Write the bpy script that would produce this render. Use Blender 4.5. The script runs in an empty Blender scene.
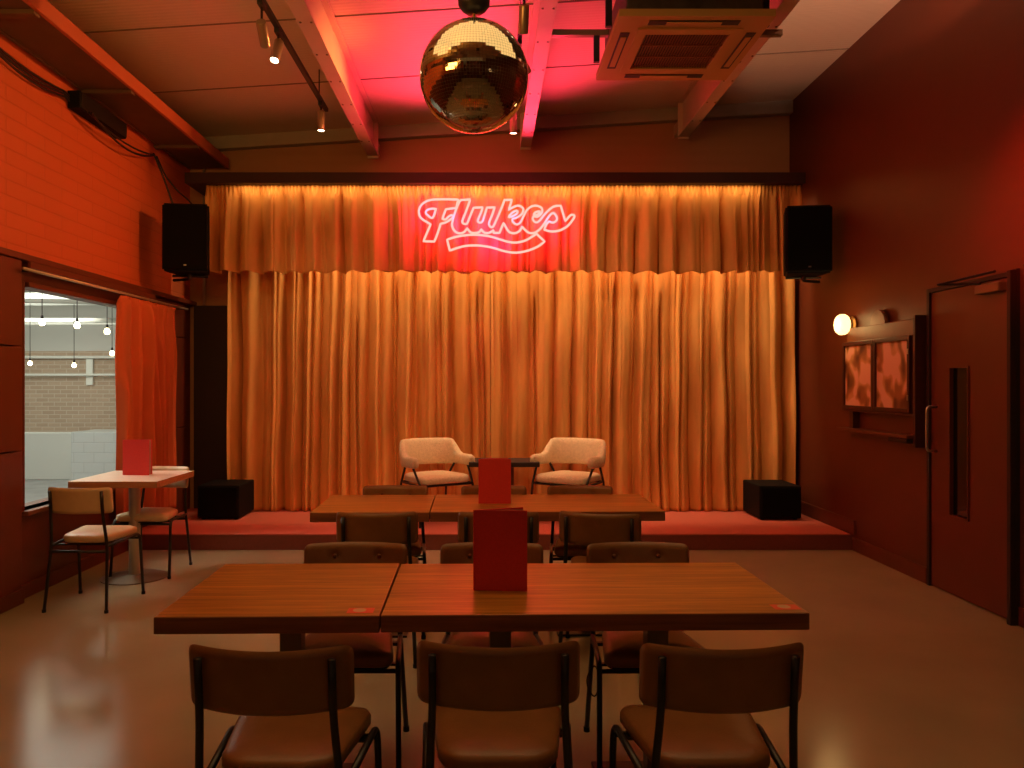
import bpy, bmesh, math, random, bisect
from mathutils import Vector, Matrix
PI = math.pi
R = math.radians
C = bpy.context.scene.collection

# ------------------------------------------------------------------ camera, world, lights, exposure
F = 780.0                      # focal length in pixels of a 1024 wide frame
VX, VY, EYE = 487.0, 384.0, 1.474
cam_d = bpy.data.cameras.new('camera')
cam_d.sensor_width = 36.0
cam_d.lens = F * 36.0 / 1024.0
cam_d.shift_x = (512.0 - VX) / 1024.0
cam_d.shift_y = 0.0
cam_d.clip_start = 0.05
cam = bpy.data.objects.new('camera', cam_d)
C.objects.link(cam)
cam.location = (0, 0, EYE)
cam.rotation_euler = (R(90), 0, 0)
bpy.context.scene.camera = cam

sc = bpy.context.scene
sc.view_settings.view_transform = 'Standard'
sc.view_settings.look = 'None'
sc.view_settings.gamma = 1.0
sc.view_settings.use_curve_mapping = False
sc.view_settings.exposure = 0.0

w = bpy.data.worlds.new('world')
sc.world = w
w.use_nodes = True
w.node_tree.nodes['Background'].inputs[0].default_value = (1.0, 0.45, 0.18, 1)
w.node_tree.nodes['Background'].inputs[1].default_value = 0.0


def light(name, kind, loc, energy, color, target=None, **kw):
    d = bpy.data.lights.new(name, kind)
    d.energy = energy
    d.color = color
    for k, v in kw.items():
        setattr(d, k, v)
    o = bpy.data.objects.new(name, d)
    C.objects.link(o)
    o.location = loc
    if target is not None:
        o.rotation_euler = (Vector(target) - Vector(loc)).to_track_quat('-Z', 'Y').to_euler()
    return o


AMBER = (1.0, 0.66, 0.28)
WARM = (1.0, 0.66, 0.36)
# warm ceiling lamps of the room, overhead and behind the photographer
light('ceiling_glow_front', 'AREA', (0.0, 3.1, 3.78), 20, AMBER, (0.0, 3.25, 0), shape='RECTANGLE', size=3.6, size_y=1.1)
light('ceiling_glow_rear', 'AREA', (-0.6, -1.6, 3.7), 1.5, AMBER, (-0.6, -1.0, 0.0), shape='RECTANGLE', size=3.5, size_y=2.0)
# unseen orange fill, added to warm the ceiling on the left
light('left_ceiling_fill', 'AREA', (-1.6, 2.0, 3.0), 36, (1.0, 0.42, 0.08), (-1.9, 4.4, 4.5), shape='RECTANGLE', size=1.6, size_y=0.4)
# LED batten hidden behind the valance washing down the stage curtain
light('batten_glow', 'AREA', (0.55, 7.935, 3.39), 70, (1.0, 0.70, 0.36), (0.55, 8.16, 0.4), shape='RECTANGLE', size=4.6, size_y=0.05)
# slim LED strip under the front lip of the pelmet grazing down the valance
light('pelmet_strip_glow', 'AREA', (0.1, 7.695, 3.445), 8, (1.0, 0.60, 0.24), (0.1, 7.79, 2.9), shape='RECTANGLE', size=5.2, size_y=0.02)
# warm lamp washing the ceiling over the right wall
light('ceiling_wash_right', 'SPOT', (2.65, 3.6, 3.3), 300, (1.0, 0.50, 0.32), (2.75, 5.35, 4.45), spot_size=R(40), spot_blend=0.3, shadow_soft_size=0.04)
# red glow on the right wall beside the door
light('right_wall_red', 'SPOT', (1.9, 3.4, 3.4), 220, (1.0, 0.03, 0.01), (3.25, 4.48, 2.66), spot_size=R(38), spot_blend=1.0, shadow_soft_size=0.1)
# daylight-white lamps of the hall beyond the window
light('hall_light_near', 'AREA', (-6.4, 8.5, 3.1), 120, (1.0, 0.97, 0.84), (-6.4, 8.5, 0), shape='RECTANGLE', size=4.0, size_y=5.0)
light('hall_light_far', 'AREA', (-8.6, 13.0, 2.9), 95, (1.0, 0.97, 0.84), (-8.8, 16, 0.8), shape='RECTANGLE', size=4.0, size_y=2.0)
light('hall_window_glow', 'AREA', (-4.6, 6.2, 2.7), 60, (1.0, 0.93, 0.80), (-2.4, 5.6, 0.6), shape='RECTANGLE', size=1.4, size_y=1.2)

# ------------------------------------------------------------------ materials
def nodes_of(m):
    m.use_nodes = True
    return m.node_tree.nodes, m.node_tree.links, m.node_tree.nodes['Principled BSDF']


def mat(name, col, rough=0.5, metal=0.0, noise=0.0, scale=20.0, bump=0.0, bscale=60.0, sheen=0.0, stretch=(1, 1, 1), coat=0.0, spec=0.5, col2=None):
    m = bpy.data.materials.new(name)
    n, l, p = nodes_of(m)
    p.inputs['Base Color'].default_value = (*col, 1)
    p.inputs['Roughness'].default_value = rough
    p.inputs['Metallic'].default_value = metal
    p.inputs['Specular IOR Level'].default_value = spec
    if sheen:
        p.inputs['Sheen Weight'].default_value = sheen
        p.inputs['Sheen Tint'].default_value = (*[min(1, c * 1.5 + 0.1) for c in col], 1)
        p.inputs['Sheen Roughness'].default_value = 0.4
    if coat:
        p.inputs['Coat Weight'].default_value = coat
        p.inputs['Coat Roughness'].default_value = 0.2
    tc = n.new('ShaderNodeTexCoord')
    mp = n.new('ShaderNodeMapping')
    mp.inputs['Scale'].default_value = stretch
    l.new(tc.outputs['Object'], mp.inputs['Vector'])
    if noise or col2:
        t = n.new('ShaderNodeTexNoise')
        t.inputs['Scale'].default_value = scale
        t.inputs['Detail'].default_value = 6
        l.new(mp.outputs['Vector'], t.inputs['Vector'])
        r = n.new('ShaderNodeValToRGB')
        c2 = col2 if col2 else tuple(c * (1 - noise) for c in col)
        r.color_ramp.elements[0].color = (*c2, 1)
        r.color_ramp.elements[1].color = (*[min(1, c * (1 + noise * 0.6)) for c in col], 1)
        r.color_ramp.elements[0].position = 0.3
        r.color_ramp.elements[1].position = 0.7
        l.new(t.outputs['Fac'], r.inputs['Fac'])
        l.new(r.outputs['Color'], p.inputs['Base Color'])
    if bump:
        t2 = n.new('ShaderNodeTexNoise')
        t2.inputs['Scale'].default_value = bscale
        t2.inputs['Detail'].default_value = 5
        l.new(mp.outputs['Vector'], t2.inputs['Vector'])
        b = n.new('ShaderNodeBump')
        b.inputs['Strength'].default_value = bump
        b.inputs['Distance'].default_value = 0.01
        l.new(t2.outputs['Fac'], b.inputs['Height'])
        l.new(b.outputs['Normal'], p.inputs['Normal'])
    return m


def emis(name, col, strength, base=(0.8, 0.8, 0.8)):
    m = bpy.data.materials.new(name)
    n, l, p = nodes_of(m)
    p.inputs['Base Color'].default_value = (*base, 1)
    p.inputs['Emission Color'].default_value = (*col, 1)
    p.inputs['Emission Strength'].default_value = strength
    return m


def wood(name, c1, c2, rough=0.35, axis=0):
    m = bpy.data.materials.new(name)
    n, l, p = nodes_of(m)
    p.inputs['Roughness'].default_value = rough
    tc = n.new('ShaderNodeTexCoord')
    mp = n.new('ShaderNodeMapping')
    s = [22, 22, 22]
    s[axis] = 1.1
    mp.inputs['Scale'].default_value = s
    l.new(tc.outputs['Object'], mp.inputs['Vector'])
    t = n.new('ShaderNodeTexNoise')
    t.inputs['Scale'].default_value = 2.2
    t.inputs['Detail'].default_value = 8
    t.inputs['Roughness'].default_value = 0.65
    t.inputs['Distortion'].default_value = 0.4
    l.new(mp.outputs['Vector'], t.inputs['Vector'])
    r = n.new('ShaderNodeValToRGB')
    r.color_ramp.elements[0].color = (*c1, 1)
    r.color_ramp.elements[1].color = (*c2, 1)
    r.color_ramp.elements[0].position = 0.32
    r.color_ramp.elements[1].position = 0.68
    l.new(t.outputs['Fac'], r.inputs['Fac'])
    # staves: a slow change of tone from board to board
    mp2 = n.new('ShaderNodeMapping')
    s2 = [9, 9, 9]
    s2[axis] = 0.8
    mp2.inputs['Scale'].default_value = s2
    l.new(tc.outputs['Object'], mp2.inputs['Vector'])
    v = n.new('ShaderNodeTexVoronoi')
    v.inputs['Scale'].default_value = 1.0
    l.new(mp2.outputs['Vector'], v.inputs['Vector'])
    mx = n.new('ShaderNodeMix')
    mx.data_type = 'RGBA'
    mx.blend_type = 'MULTIPLY'
    mx.inputs['Factor'].default_value = 0.25
    l.new(r.outputs['Color'], mx.inputs['A'])
    l.new(v.outputs['Color'], mx.inputs['B'])
    hs = n.new('ShaderNodeHueSaturation')
    hs.inputs['Saturation'].default_value = 1.0
    l.new(mx.outputs['Result'], hs.inputs['Color'])
    l.new(r.outputs['Color'], mx.inputs['A'])
    bw = n.new('ShaderNodeRGBToBW')
    l.new(v.outputs['Color'], bw.inputs['Color'])
    l.new(bw.outputs['Val'], mx.inputs['B'])
    l.new(hs.outputs['Color'], p.inputs['Base Color'])
    b = n.new('ShaderNodeBump')
    b.inputs['Strength'].default_value = 0.08
    l.new(t.outputs['Fac'], b.inputs['Height'])
    l.new(b.outputs['Normal'], p.inputs['Normal'])
    return m


def brick(name, c1, c2, mortar, plane='yz', bw=0.22, bh=0.075, rough=0.6, bumpd=0.004, ms=0.008):
    m = bpy.data.materials.new(name)
    n, l, p = nodes_of(m)
    p.inputs['Roughness'].default_value = rough
    tc = n.new('ShaderNodeTexCoord')
    sx = n.new('ShaderNodeSeparateXYZ')
    cb = n.new('ShaderNodeCombineXYZ')
    l.new(tc.outputs['Object'], sx.inputs[0])
    l.new(sx.outputs['XYZ'.index(plane[0].upper())], cb.inputs[0])
    l.new(sx.outputs['XYZ'.index(plane[1].upper())], cb.inputs[1])
    t = n.new('ShaderNodeTexBrick')
    t.inputs['Scale'].default_value = 1.0
    t.inputs['Brick Width'].default_value = bw
    t.inputs['Row Height'].default_value = bh
    t.inputs['Mortar Size'].default_value = ms
    t.inputs['Mortar Smooth'].default_value = 0.6
    t.inputs['Color1'].default_value = (*c1, 1)
    t.inputs['Color2'].default_value = (*c2, 1)
    t.inputs['Mortar'].default_value = (*mortar, 1)
    l.new(cb.outputs[0], t.inputs['Vector'])
    l.new(t.outputs['Color'], p.inputs['Base Color'])
    b = n.new('ShaderNodeBump')
    b.invert = True
    b.inputs['Strength'].default_value = 0.8
    b.inputs['Distance'].default_value = bumpd
    l.new(t.outputs['Fac'], b.inputs['Height'])
    l.new(b.outputs['Normal'], p.inputs['Normal'])
    return m


def ribbed(name, col, freq, axis=1, rough=0.5, strength=0.35):
    """painted sheet metal or boards with fine ribs across one axis"""
    m = bpy.data.materials.new(name)
    n, l, p = nodes_of(m)
    p.inputs['Base Color'].default_value = (*col, 1)
    p.inputs['Roughness'].default_value = rough
    tc = n.new('ShaderNodeTexCoord')
    wv = n.new('ShaderNodeTexWave')
    wv.wave_type = 'BANDS'
    wv.bands_direction = 'XYZ'[axis]
    wv.wave_profile = 'SIN'
    wv.inputs['Scale'].default_value = freq
    l.new(tc.outputs['Object'], wv.inputs['Vector'])
    b = n.new('ShaderNodeBump')
    b.inputs['Strength'].default_value = strength
    b.inputs['Distance'].default_value = 0.01
    l.new(wv.outputs['Fac'], b.inputs['Height'])
    l.new(b.outputs['Normal'], p.inputs['Normal'])
    return m


M = {}
M['floor'] = mat('floor_resin', (0.39, 0.34, 0.20), 0.18, noise=0.10, scale=1.6, bump=0.015, bscale=4)
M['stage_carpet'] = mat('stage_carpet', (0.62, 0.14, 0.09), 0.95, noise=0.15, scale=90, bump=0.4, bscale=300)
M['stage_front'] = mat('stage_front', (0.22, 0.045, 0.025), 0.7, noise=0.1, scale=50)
M['red_brick'] = brick('painted_red_brick', (0.62, 0.125, 0.034), (0.60, 0.12, 0.032), (0.56, 0.11, 0.03), 'yz', 0.45, 0.105, bumpd=0.003)
M['maroon'] = mat('maroon_wall_paint', (0.13, 0.027, 0.009), 0.42, noise=0.05, scale=6, bump=0.03, bscale=40)
M['maroon_panel'] = mat('maroon_panel_paint', (0.13, 0.026, 0.009), 0.4, noise=0.06, scale=8)
M['maroon_door'] = mat('maroon_door_paint', (0.13, 0.022, 0.009), 0.38, noise=0.04, scale=5)
M['black_panel'] = mat('black_wall_panel', (0.026, 0.010, 0.007), 0.6, noise=0.1)
M['back_wall'] = ribbed('brown_back_boarding', (0.46, 0.24, 0.11), 3.0, 2, 0.6, 0.25)
M['ceiling'] = ribbed('ceiling_sheeting', (0.78, 0.62, 0.46), 7.0, 1, 0.45, 0.22)
M['seam'] = mat('ceiling_seam', (0.25, 0.18, 0.12), 0.6)
M['beam'] = mat('beam_paint', (0.66, 0.52, 0.38), 0.5, noise=0.06, scale=5)
M['beam_grey'] = mat('grey_steel_paint', (0.42, 0.38, 0.32), 0.5, noise=0.06, scale=8)
M['soffit'] = mat('soffit_dark_red', (0.035, 0.009, 0.005), 0.6, noise=0.1)
M['velvet'] = mat('amber_velvet', (0.76, 0.35, 0.088), 0.75, noise=0.15, scale=7, bump=0.12, bscale=120, sheen=0.15, stretch=(1, 1, 0.25))
M['velvet_red'] = mat('rust_velvet', (0.60, 0.12, 0.030), 0.75, noise=0.12, scale=6, sheen=0.1, stretch=(1, 1, 0.3))
M['oak'] = wood('oiled_oak', (0.28, 0.105, 0.012), (0.66, 0.285, 0.040), 0.30, 0)
M['oak_edge'] = wood('oak_edge', (0.20, 0.065, 0.022), (0.36, 0.13, 0.045), 0.45, 0)
M['pale_laminate'] = mat('pale_laminate', (0.80, 0.66, 0.52), 0.35, noise=0.04, scale=8)
M['ply_edge'] = wood('ply_edge', (0.42, 0.16, 0.05), (0.55, 0.24, 0.09), 0.5, 0)
M['leather'] = mat('tan_leather', (0.27, 0.115, 0.034), 0.38, noise=0.12, scale=14, bump=0.10, bscale=160)
M['leather_cream'] = mat('cream_leather', (0.66, 0.46, 0.26), 0.40, noise=0.07, scale=14, bump=0.10, bscale=160)
M['button'] = mat('leather_button', (0.22, 0.075, 0.03), 0.35)
M['black_steel'] = mat('black_powder_steel', (0.012, 0.010, 0.010), 0.38)
M['rubber'] = mat('black_rubber', (0.01, 0.01, 0.01), 0.8)
M['bronze'] = mat('dark_bronze_post', (0.20, 0.14, 0.08), 0.4, metal=0.4)
M['steel'] = mat('brushed_steel', (0.62, 0.60, 0.56), 0.30, metal=1.0)
M['steel_pole'] = mat('satin_steel_pole', (0.60, 0.52, 0.40), 0.45, metal=0.6)
M['menu'] = mat('menu_red_cloth', (0.80, 0.045, 0.035), 0.5, noise=0.06, scale=120, bump=0.1, bscale=300)
M['paper'] = mat('menu_paper', (0.70, 0.30, 0.25), 0.7)
M['boucle'] = mat('cream_boucle', (0.76, 0.58, 0.38), 0.95, noise=0.12, scale=45, bump=0.7, bscale=90, sheen=0.4)
M['black_speaker'] = mat('black_speaker_cabinet', (0.004, 0.004, 0.004), 0.7, spec=0.2, bump=0.1, bscale=200)
M['grille'] = mat('black_speaker_grille', (0.003, 0.003, 0.003), 0.85, spec=0.15)
M['badge'] = mat('silver_badge', (0.5, 0.5, 0.5), 0.3, metal=1.0)
M['ac'] = mat('cassette_plastic', (0.50, 0.29, 0.09), 0.5)
M['ac_dark'] = mat('cassette_slot_dark', (0.02, 0.012, 0.01), 0.6)
M['galv'] = mat('dark_galvanised_body', (0.11, 0.09, 0.075), 0.45, metal=0.5, noise=0.3, scale=12)
M['spot_body'] = mat('silver_spot_body', (0.46, 0.36, 0.26), 0.35, metal=0.7)
M['spot_face'] = emis('lit_spot_face', (1.0, 0.80, 0.55), 9.0)
M['neon'] = emis('pink_neon', (1.0, 0.044, 0.034), 14, (0.02, 0.01, 0.01))
M['neon_cap'] = mat('neon_end_cap', (0.02, 0.01, 0.01), 0.5)
M['lamp_glass'] = emis('lit_fluted_glass', (1.0, 0.62, 0.22), 3.2)
M['brass'] = mat('aged_brass', (0.45, 0.24, 0.08), 0.4, metal=0.8)
M['cab_wood'] = mat('dark_stained_frame', (0.07, 0.014, 0.008), 0.4, noise=0.15, scale=10)
M['cab_wood2'] = mat('header_board_brown', (0.20, 0.065, 0.022), 0.45, noise=0.12, scale=10)
M['glass_dark'] = mat('dark_door_glass', (0.006, 0.006, 0.006), 0.12)
M['white_paint'] = mat('white_hall_wall', (0.80, 0.82, 0.78), 0.6)
M['hall_grey'] = mat('hall_grey_ceiling', (0.55, 0.54, 0.50), 0.7)
M['hall_floor'] = mat('hall_concrete', (0.40, 0.40, 0.40), 0.4, noise=0.25, scale=3)
M['hall_brick'] = brick('hall_brown_brick', (0.50, 0.37, 0.27), (0.44, 0.32, 0.23), (0.56, 0.46, 0.36), 'xz', 0.25, 0.085, 0.8, 0.004, 0.012)
M['tile'] = brick('hall_white_tile', (0.80, 0.84, 0.84), (0.78, 0.82, 0.82), (0.66, 0.70, 0.70), 'xz', 0.3, 0.15, 0.25, 0.002, 0.006)
M['pipe_white'] = mat('white_pipe', (0.80, 0.80, 0.74), 0.5)
M['bulb'] = emis('lit_bulb', (1.0, 0.80, 0.42), 22.0)
M['sticker'] = mat('red_sticker', (0.85, 0.10, 0.05), 0.4)
M['sticker_pale'] = mat('pale_sticker_print', (0.75, 0.48, 0.28), 0.5)
M['cable'] = mat('black_cable', (0.012, 0.008, 0.008), 0.5)
M['led'] = emis('amber_led_batten', (1.0, 0.6, 0.22), 3.0)
M['rail_red'] = mat('red_lit_rail', (0.50, 0.12, 0.05), 0.5)  # ambient red light of the room put into the rail's colour
M['dark_tray'] = mat('dark_tray_metal', (0.13, 0.075, 0.04), 0.6, noise=0.15, scale=5)

gm = bpy.data.materials.new('window_glass')
n_, l_, p_ = nodes_of(gm)
p_.inputs['Base Color'].default_value = (0.95, 1.0, 0.97, 1)
p_.inputs['Roughness'].default_value = 0.0
p_.inputs['IOR'].default_value = 1.05
p_.inputs['Transmission Weight'].default_value = 1.0
M['glass'] = gm

mm = bpy.data.materials.new('mirror_tile')
n_, l_, p_ = nodes_of(mm)
p_.inputs['Base Color'].default_value = (0.58, 0.52, 0.38, 1)
p_.inputs['Metallic'].default_value = 1.0
p_.inputs['Roughness'].default_value = 0.05
M['mirror'] = mm
M['grout'] = mat('mirror_ball_joint', (0.20, 0.15, 0.10), 0.4, metal=0.6)


def poster_mat(name, seed):
    """pink paper with loose orange and brown hand painted shapes"""
    m = bpy.data.materials.new(name)
    n, l, p = nodes_of(m)
    p.inputs['Roughness'].default_value = 0.5
    tc = n.new('ShaderNodeTexCoord')
    mp = n.new('ShaderNodeMapping')
    mp.inputs['Location'].default_value = (seed * 1.7, seed * 0.9, seed * 0.4)
    mp.inputs['Scale'].default_value = (1, 1.3, 1.0)
    l.new(tc.outputs['Object'], mp.inputs['Vector'])
    t = n.new('ShaderNodeTexNoise')
    t.inputs['Scale'].default_value = 5.0
    t.inputs['Detail'].default_value = 1
    t.inputs['Distortion'].default_value = 0.3
    l.new(mp.outputs['Vector'], t.inputs['Vector'])
    r = n.new('ShaderNodeValToRGB')
    r.color_ramp.interpolation = 'EASE'
    cols = [(0.32, (0.12, 0.04, 0.02)), (0.45, (0.36, 0.15, 0.05)), (0.52, (0.66, 0.33, 0.14)), (0.57, (0.85, 0.48, 0.36))]
    while len(r.color_ramp.elements) < 4:
        r.color_ramp.elements.new(0.5)
    for e, (ps, c) in zip(r.color_ramp.elements, cols):
        e.position = ps
        e.color = (*c, 1)
    l.new(t.outputs['Fac'], r.inputs['Fac'])
    l.new(r.outputs['Color'], p.inputs['Base Color'])
    return m


M['poster_a'] = poster_mat('painted_poster_left', 1)
M['poster_b'] = poster_mat('painted_poster_right', 3)

# ------------------------------------------------------------------ helpers
def obj(name, bm, m, parent=None, smooth=False, angle=None):
    me = bpy.data.meshes.new(name)
    bmesh.ops.recalc_face_normals(bm, faces=bm.faces[:])
    bm.to_mesh(me)
    bm.free()
    mats = m if isinstance(m, (list, tuple)) else [m]
    for x in mats:
        me.materials.append(x)
    if smooth:
        for p in me.polygons:
            p.use_smooth = True
        if angle is not None:
            me.set_sharp_from_angle(angle=R(angle))
    o = bpy.data.objects.new(name, me)
    C.objects.link(o)
    if parent is not None:
        o.parent = parent
    return o


def tag(o, label=None, cat=None, group=None, kind=None):
    if label: o['label'] = label
    if cat: o['category'] = cat
    if group: o['group'] = group
    if kind: o['kind'] = kind
    return o


def thing(name, label, cat, loc=(0, 0, 0), rz=0.0, group=None):
    o = bpy.data.objects.new(name, None)
    o.empty_display_size = 0.1
    C.objects.link(o)
    o.location = loc
    o.rotation_euler = (0, 0, rz)
    return tag(o, label, cat, group)


def copy_tree(o, parent=None):
    c = o.copy()
    C.objects.link(c)
    if parent is not None:
        c.parent = parent
    for ch in o.children:
        copy_tree(ch, c)
    return c


def struct(name, bm, m, smooth=False):
    o = obj(name, bm, m, None, smooth)
    o['kind'] = 'structure'
    return o


def box(bm, x0, x1, y0, y1, z0, z1, bev=0.0, seg=2):
    r = bmesh.ops.create_cube(bm, size=1.0)
    vs = r['verts']
    for v in vs:
        v.co = Vector(((x0 + x1) / 2 + v.co.x * (x1 - x0), (y0 + y1) / 2 + v.co.y * (y1 - y0), (z0 + z1) / 2 + v.co.z * (z1 - z0)))
    if bev:
        es = list({e for v in vs for e in v.link_edges})
        bmesh.ops.bevel(bm, geom=es, offset=bev, segments=seg, affect='EDGES', profile=0.5)
    return vs


def bx(x0, x1, y0, y1, z0, z1, bev=0.0, seg=2):
    bm = bmesh.new()
    box(bm, x0, x1, y0, y1, z0, z1, bev, seg)
    return bm


def round_path(pts, r, n=5):
    """polyline with its inner corners rounded"""
    pts = [Vector(p) for p in pts]
    out = [pts[0]]
    for i in range(1, len(pts) - 1):
        a, b, c = pts[i - 1], pts[i], pts[i + 1]
        d1 = min(r, (a - b).length * 0.49)
        d2 = min(r, (c - b).length * 0.49)
        p0 = b + (a - b).normalized() * d1
        p2 = b + (c - b).normalized() * d2
        for k in range(n + 1):
            t = k / n
            out.append(p0 * (1 - t) ** 2 + b * 2 * t * (1 - t) + p2 * t * t)
    out.append(pts[-1])
    return out


def tube(bm, pts, r, n=10, closed=False, cap=True):
    pts = [Vector(p) for p in pts]
    N = len(pts)
    rings = []
    up = None
    for i in range(N):
        if closed:
            t = (pts[(i + 1) % N] - pts[i - 1]).normalized()
        else:
            t = (pts[min(i + 1, N - 1)] - pts[max(i - 1, 0)]).normalized()
        if up is None:
            up = Vector((0, 0, 1)) if abs(t.z) < 0.9 else Vector((1, 0, 0))
        side = t.cross(up)
        if side.length < 1e-5:
            side = t.orthogonal()
        side.normalize()
        up = side.cross(t).normalized()
        rings.append([bm.verts.new(pts[i] + (side * math.cos(2 * PI * k / n) + up * math.sin(2 * PI * k / n)) * r) for k in range(n)])
    rng = range(N if closed else N - 1)
    for i in rng:
        a, b = rings[i], rings[(i + 1) % N]
        for k in range(n):
            bm.faces.new((a[k], a[(k + 1) % n], b[(k + 1) % n], b[k]))
    if cap and not closed:
        bm.faces.new(rings[0])
        bm.faces.new(list(reversed(rings[-1])))


def tb(pts, r, n=10, closed=False):
    bm = bmesh.new()
    tube(bm, pts, r, n, closed)
    return bm


def lathe(bm, prof, n=32, mtx=None):
    """prof: list of (radius, z); rotated about z, optionally transformed"""
    rings = []
    allv = []
    for r, z in prof:
        if r < 1e-6:
            v = bm.verts.new((0, 0, z))
            rings.append([v])
            allv.append(v)
        else:
            ring = [bm.verts.new((r * math.cos(2 * PI * k / n), r * math.sin(2 * PI * k / n), z)) for k in range(n)]
            rings.append(ring)
            allv += ring
    for a, b in zip(rings, rings[1:]):
        for k in range(n):
            if len(a) == 1 and len(b) == 1:
                continue
            if len(a) == 1:
                bm.faces.new((a[0], b[k], b[(k + 1) % n]))
            elif len(b) == 1:
                bm.faces.new((a[k], a[(k + 1) % n], b[0]))
            else:
                bm.faces.new((a[k], a[(k + 1) % n], b[(k + 1) % n], b[k]))
    if len(rings[0]) > 1:
        bm.faces.new(rings[0])
    if len(rings[-1]) > 1:
        bm.faces.new(rings[-1])
    if mtx is not None:
        for v in allv:
            v.co = mtx @ v.co


def la(prof, n=32, mtx=None):
    bm = bmesh.new()
    lathe(bm, prof, n, mtx)
    return bm


def aim(loc, tgt):
    q = (Vector(tgt) - Vector(loc)).to_track_quat('-Z', 'Y')
    return Matrix.Translation(loc) @ q.to_matrix().to_4x4()


def smoothstep(a, b, x):
    t = max(0.0, min(1.0, (x - a) / (b - a)))
    return t * t * (3 - 2 * t)

# ------------------------------------------------------------------ room shell
XL, XR, YB, YN = -3.19, 3.25, 8.38, -4.6
def CZ(x): return 4.283 + 0.0636 * x

struct('floor', bx(XL - 0.15, XR + 0.15, YN, YB + 0.1, -0.12, 0.0), M['floor'])
bm = bmesh.new()
vs = box(bm, XL - 0.2, XR + 0.2, YN, YB + 0.15, 0, 0.12)
for v in vs: v.co.z += CZ(v.co.x)
struct('ceiling', bm, M['ceiling'])
# seams of the ceiling sheets, running from side to side
for i, yy in enumerate((1.0, 2.2, 3.4, 4.6, 5.8, 7.0)):
    bm = bmesh.new()
    vs = box(bm, XL, XR, yy, yy + 0.012, -0.006, 0.002)
    for v in vs: v.co.z += CZ(v.co.x)
    struct('trim_%d' % (i + 1), bm, M['seam'])

# back wall: boarding above, black panelling in the lower left corner
struct('wall_back', bx(XL - 0.1, XR + 0.1, YB, YB + 0.12, 0, 4.6), M['back_wall'])
struct('wall_back_panel', bx(XL + 0.06, -2.62, YB - 0.06, YB, 0.145, 2.31, 0.004), M['black_panel'])
bm = bmesh.new()
vs = box(bm, XL, XR, YB - 0.10, YB, -0.13, 0.0)
for v in vs: v.co.z += CZ(v.co.x)
struct('trim_back', bm, M['beam_grey'])
struct('wall_near', bx(XL - 0.1, XR + 0.1, YN - 0.12, YN, 0, 4.6), M['maroon'])

# right wall with its door opening
DY0, DY1, DZ = 4.80, 5.70, 2.14
bm = bmesh.new()
box(bm, XR, XR + 0.15, YN, DY0, 0, 4.6)
box(bm, XR, XR + 0.15, DY1, YB, 0, 4.6)
box(bm, XR, XR + 0.15, DY0, DY1, DZ, 4.6)
box(bm, XR + 0.11, XR + 0.15, DY0, DY1, 0, DZ)
struct('wall_right', bm, M['maroon'])
bm = bmesh.new()
box(bm, XR - 0.015, XR, DY1 + 0.05, 6.92, 0, 0.12, 0.004)
box(bm, XR - 0.015, XR, YN, DY0 - 0.05, 0, 0.12, 0.004)
box(bm, XR - 0.022, XR, 6.86, 8.10, 0.147, 0.27, 0.004)
struct('baseboard_right', bm, M['maroon'])

# left wall: painted brick above a ledge, panelling below, window opening
WY0, WY1, WZ0, WZ1, LEDGE = 5.36, 7.25, 0.60, 2.18, 2.355
struct('wall_left', bx(XL - 0.2, XL, YN, YB, LEDGE - 0.01, 4.3), M['red_brick'])
bm = bmesh.new()
box(bm, XL - 0.2, XL, YN, WY0, 0, LEDGE - 0.012)
box(bm, XL - 0.2, XL, WY1, YB, 0, LEDGE - 0.012)
box(bm, XL - 0.2, XL, WY0, WY1, 0, WZ0)
box(bm, XL - 0.2, XL, WY0, WY1, WZ1, LEDGE - 0.012)
struct('wall_left_panelling', bm, M['maroon_panel'])
bm = bmesh.new()   # thick panelled pier beside the window, in tiers
for z0, z1 in ((0.0, 1.02), (1.03, 1.72), (1.73, LEDGE - 0.05)):
    for y0, y1 in ((YN, -1.0), (-0.99, 2.2), (2.21, 5.25)):
        box(bm, XL, XL + 0.06, y0, y1, z0, z1, 0.004)
struct('wall_left_pier', bm, M['maroon_panel'])
bm = bmesh.new()   # far panels past the window
for z0, z1 in ((0.145, 1.02), (1.03, 1.95), (1.96, LEDGE - 0.05)):
    box(bm, XL, XL + 0.02, WY1 + 0.10, YB - 0.06, z0, z1, 0.004)
struct('wall_left_far_panel', bm, M['maroon_panel'])
bm = bmesh.new()
box(bm, XL - 0.0, XL + 0.075, YN, YB, LEDGE - 0.045, LEDGE, 0.006)
struct('trim_ledge', bm, M['maroon_panel'])
bm = bmesh.new()
box(bm, XL, XL + 0.02, WY0 - 0.05, 6.92, 0, 0.10, 0.004)
box(bm, XL + 0.06, XL + 0.078, YN, 5.25, 0, 0.10, 0.004)
struct('baseboard_left', bm, M['maroon'])

# window in the left wall: frame, sill, pane
bm = bmesh.new()
fw = 0.045
box(bm, XL - 0.11, XL + 0.004, WY0 - 0.0, WY0 + 0.02, WZ0, WZ1, 0.004)
box(bm, XL - 0.11, XL + 0.02, WY1 - fw, WY1, WZ0, WZ1, 0.004)
box(bm, XL - 0.11, XL + 0.02, WY0 + fw, WY1 - fw, WZ1 - 0.035, WZ1, 0.004)
wf = struct('window_1', bm, M['maroon_panel'])
obj('window_sill', bx(XL - 0.11, XL + 0.05, WY0 - 0.02, WY1 + 0.02, WZ0 - 0.03, WZ0, 0.006), M['cab_wood2'], wf)
obj('window_pane', bx(XL - 0.085, XL - 0.079, WY0 + 0.02, WY1 - fw, WZ0, WZ1 - 0.035), M['glass'], wf)

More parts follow.
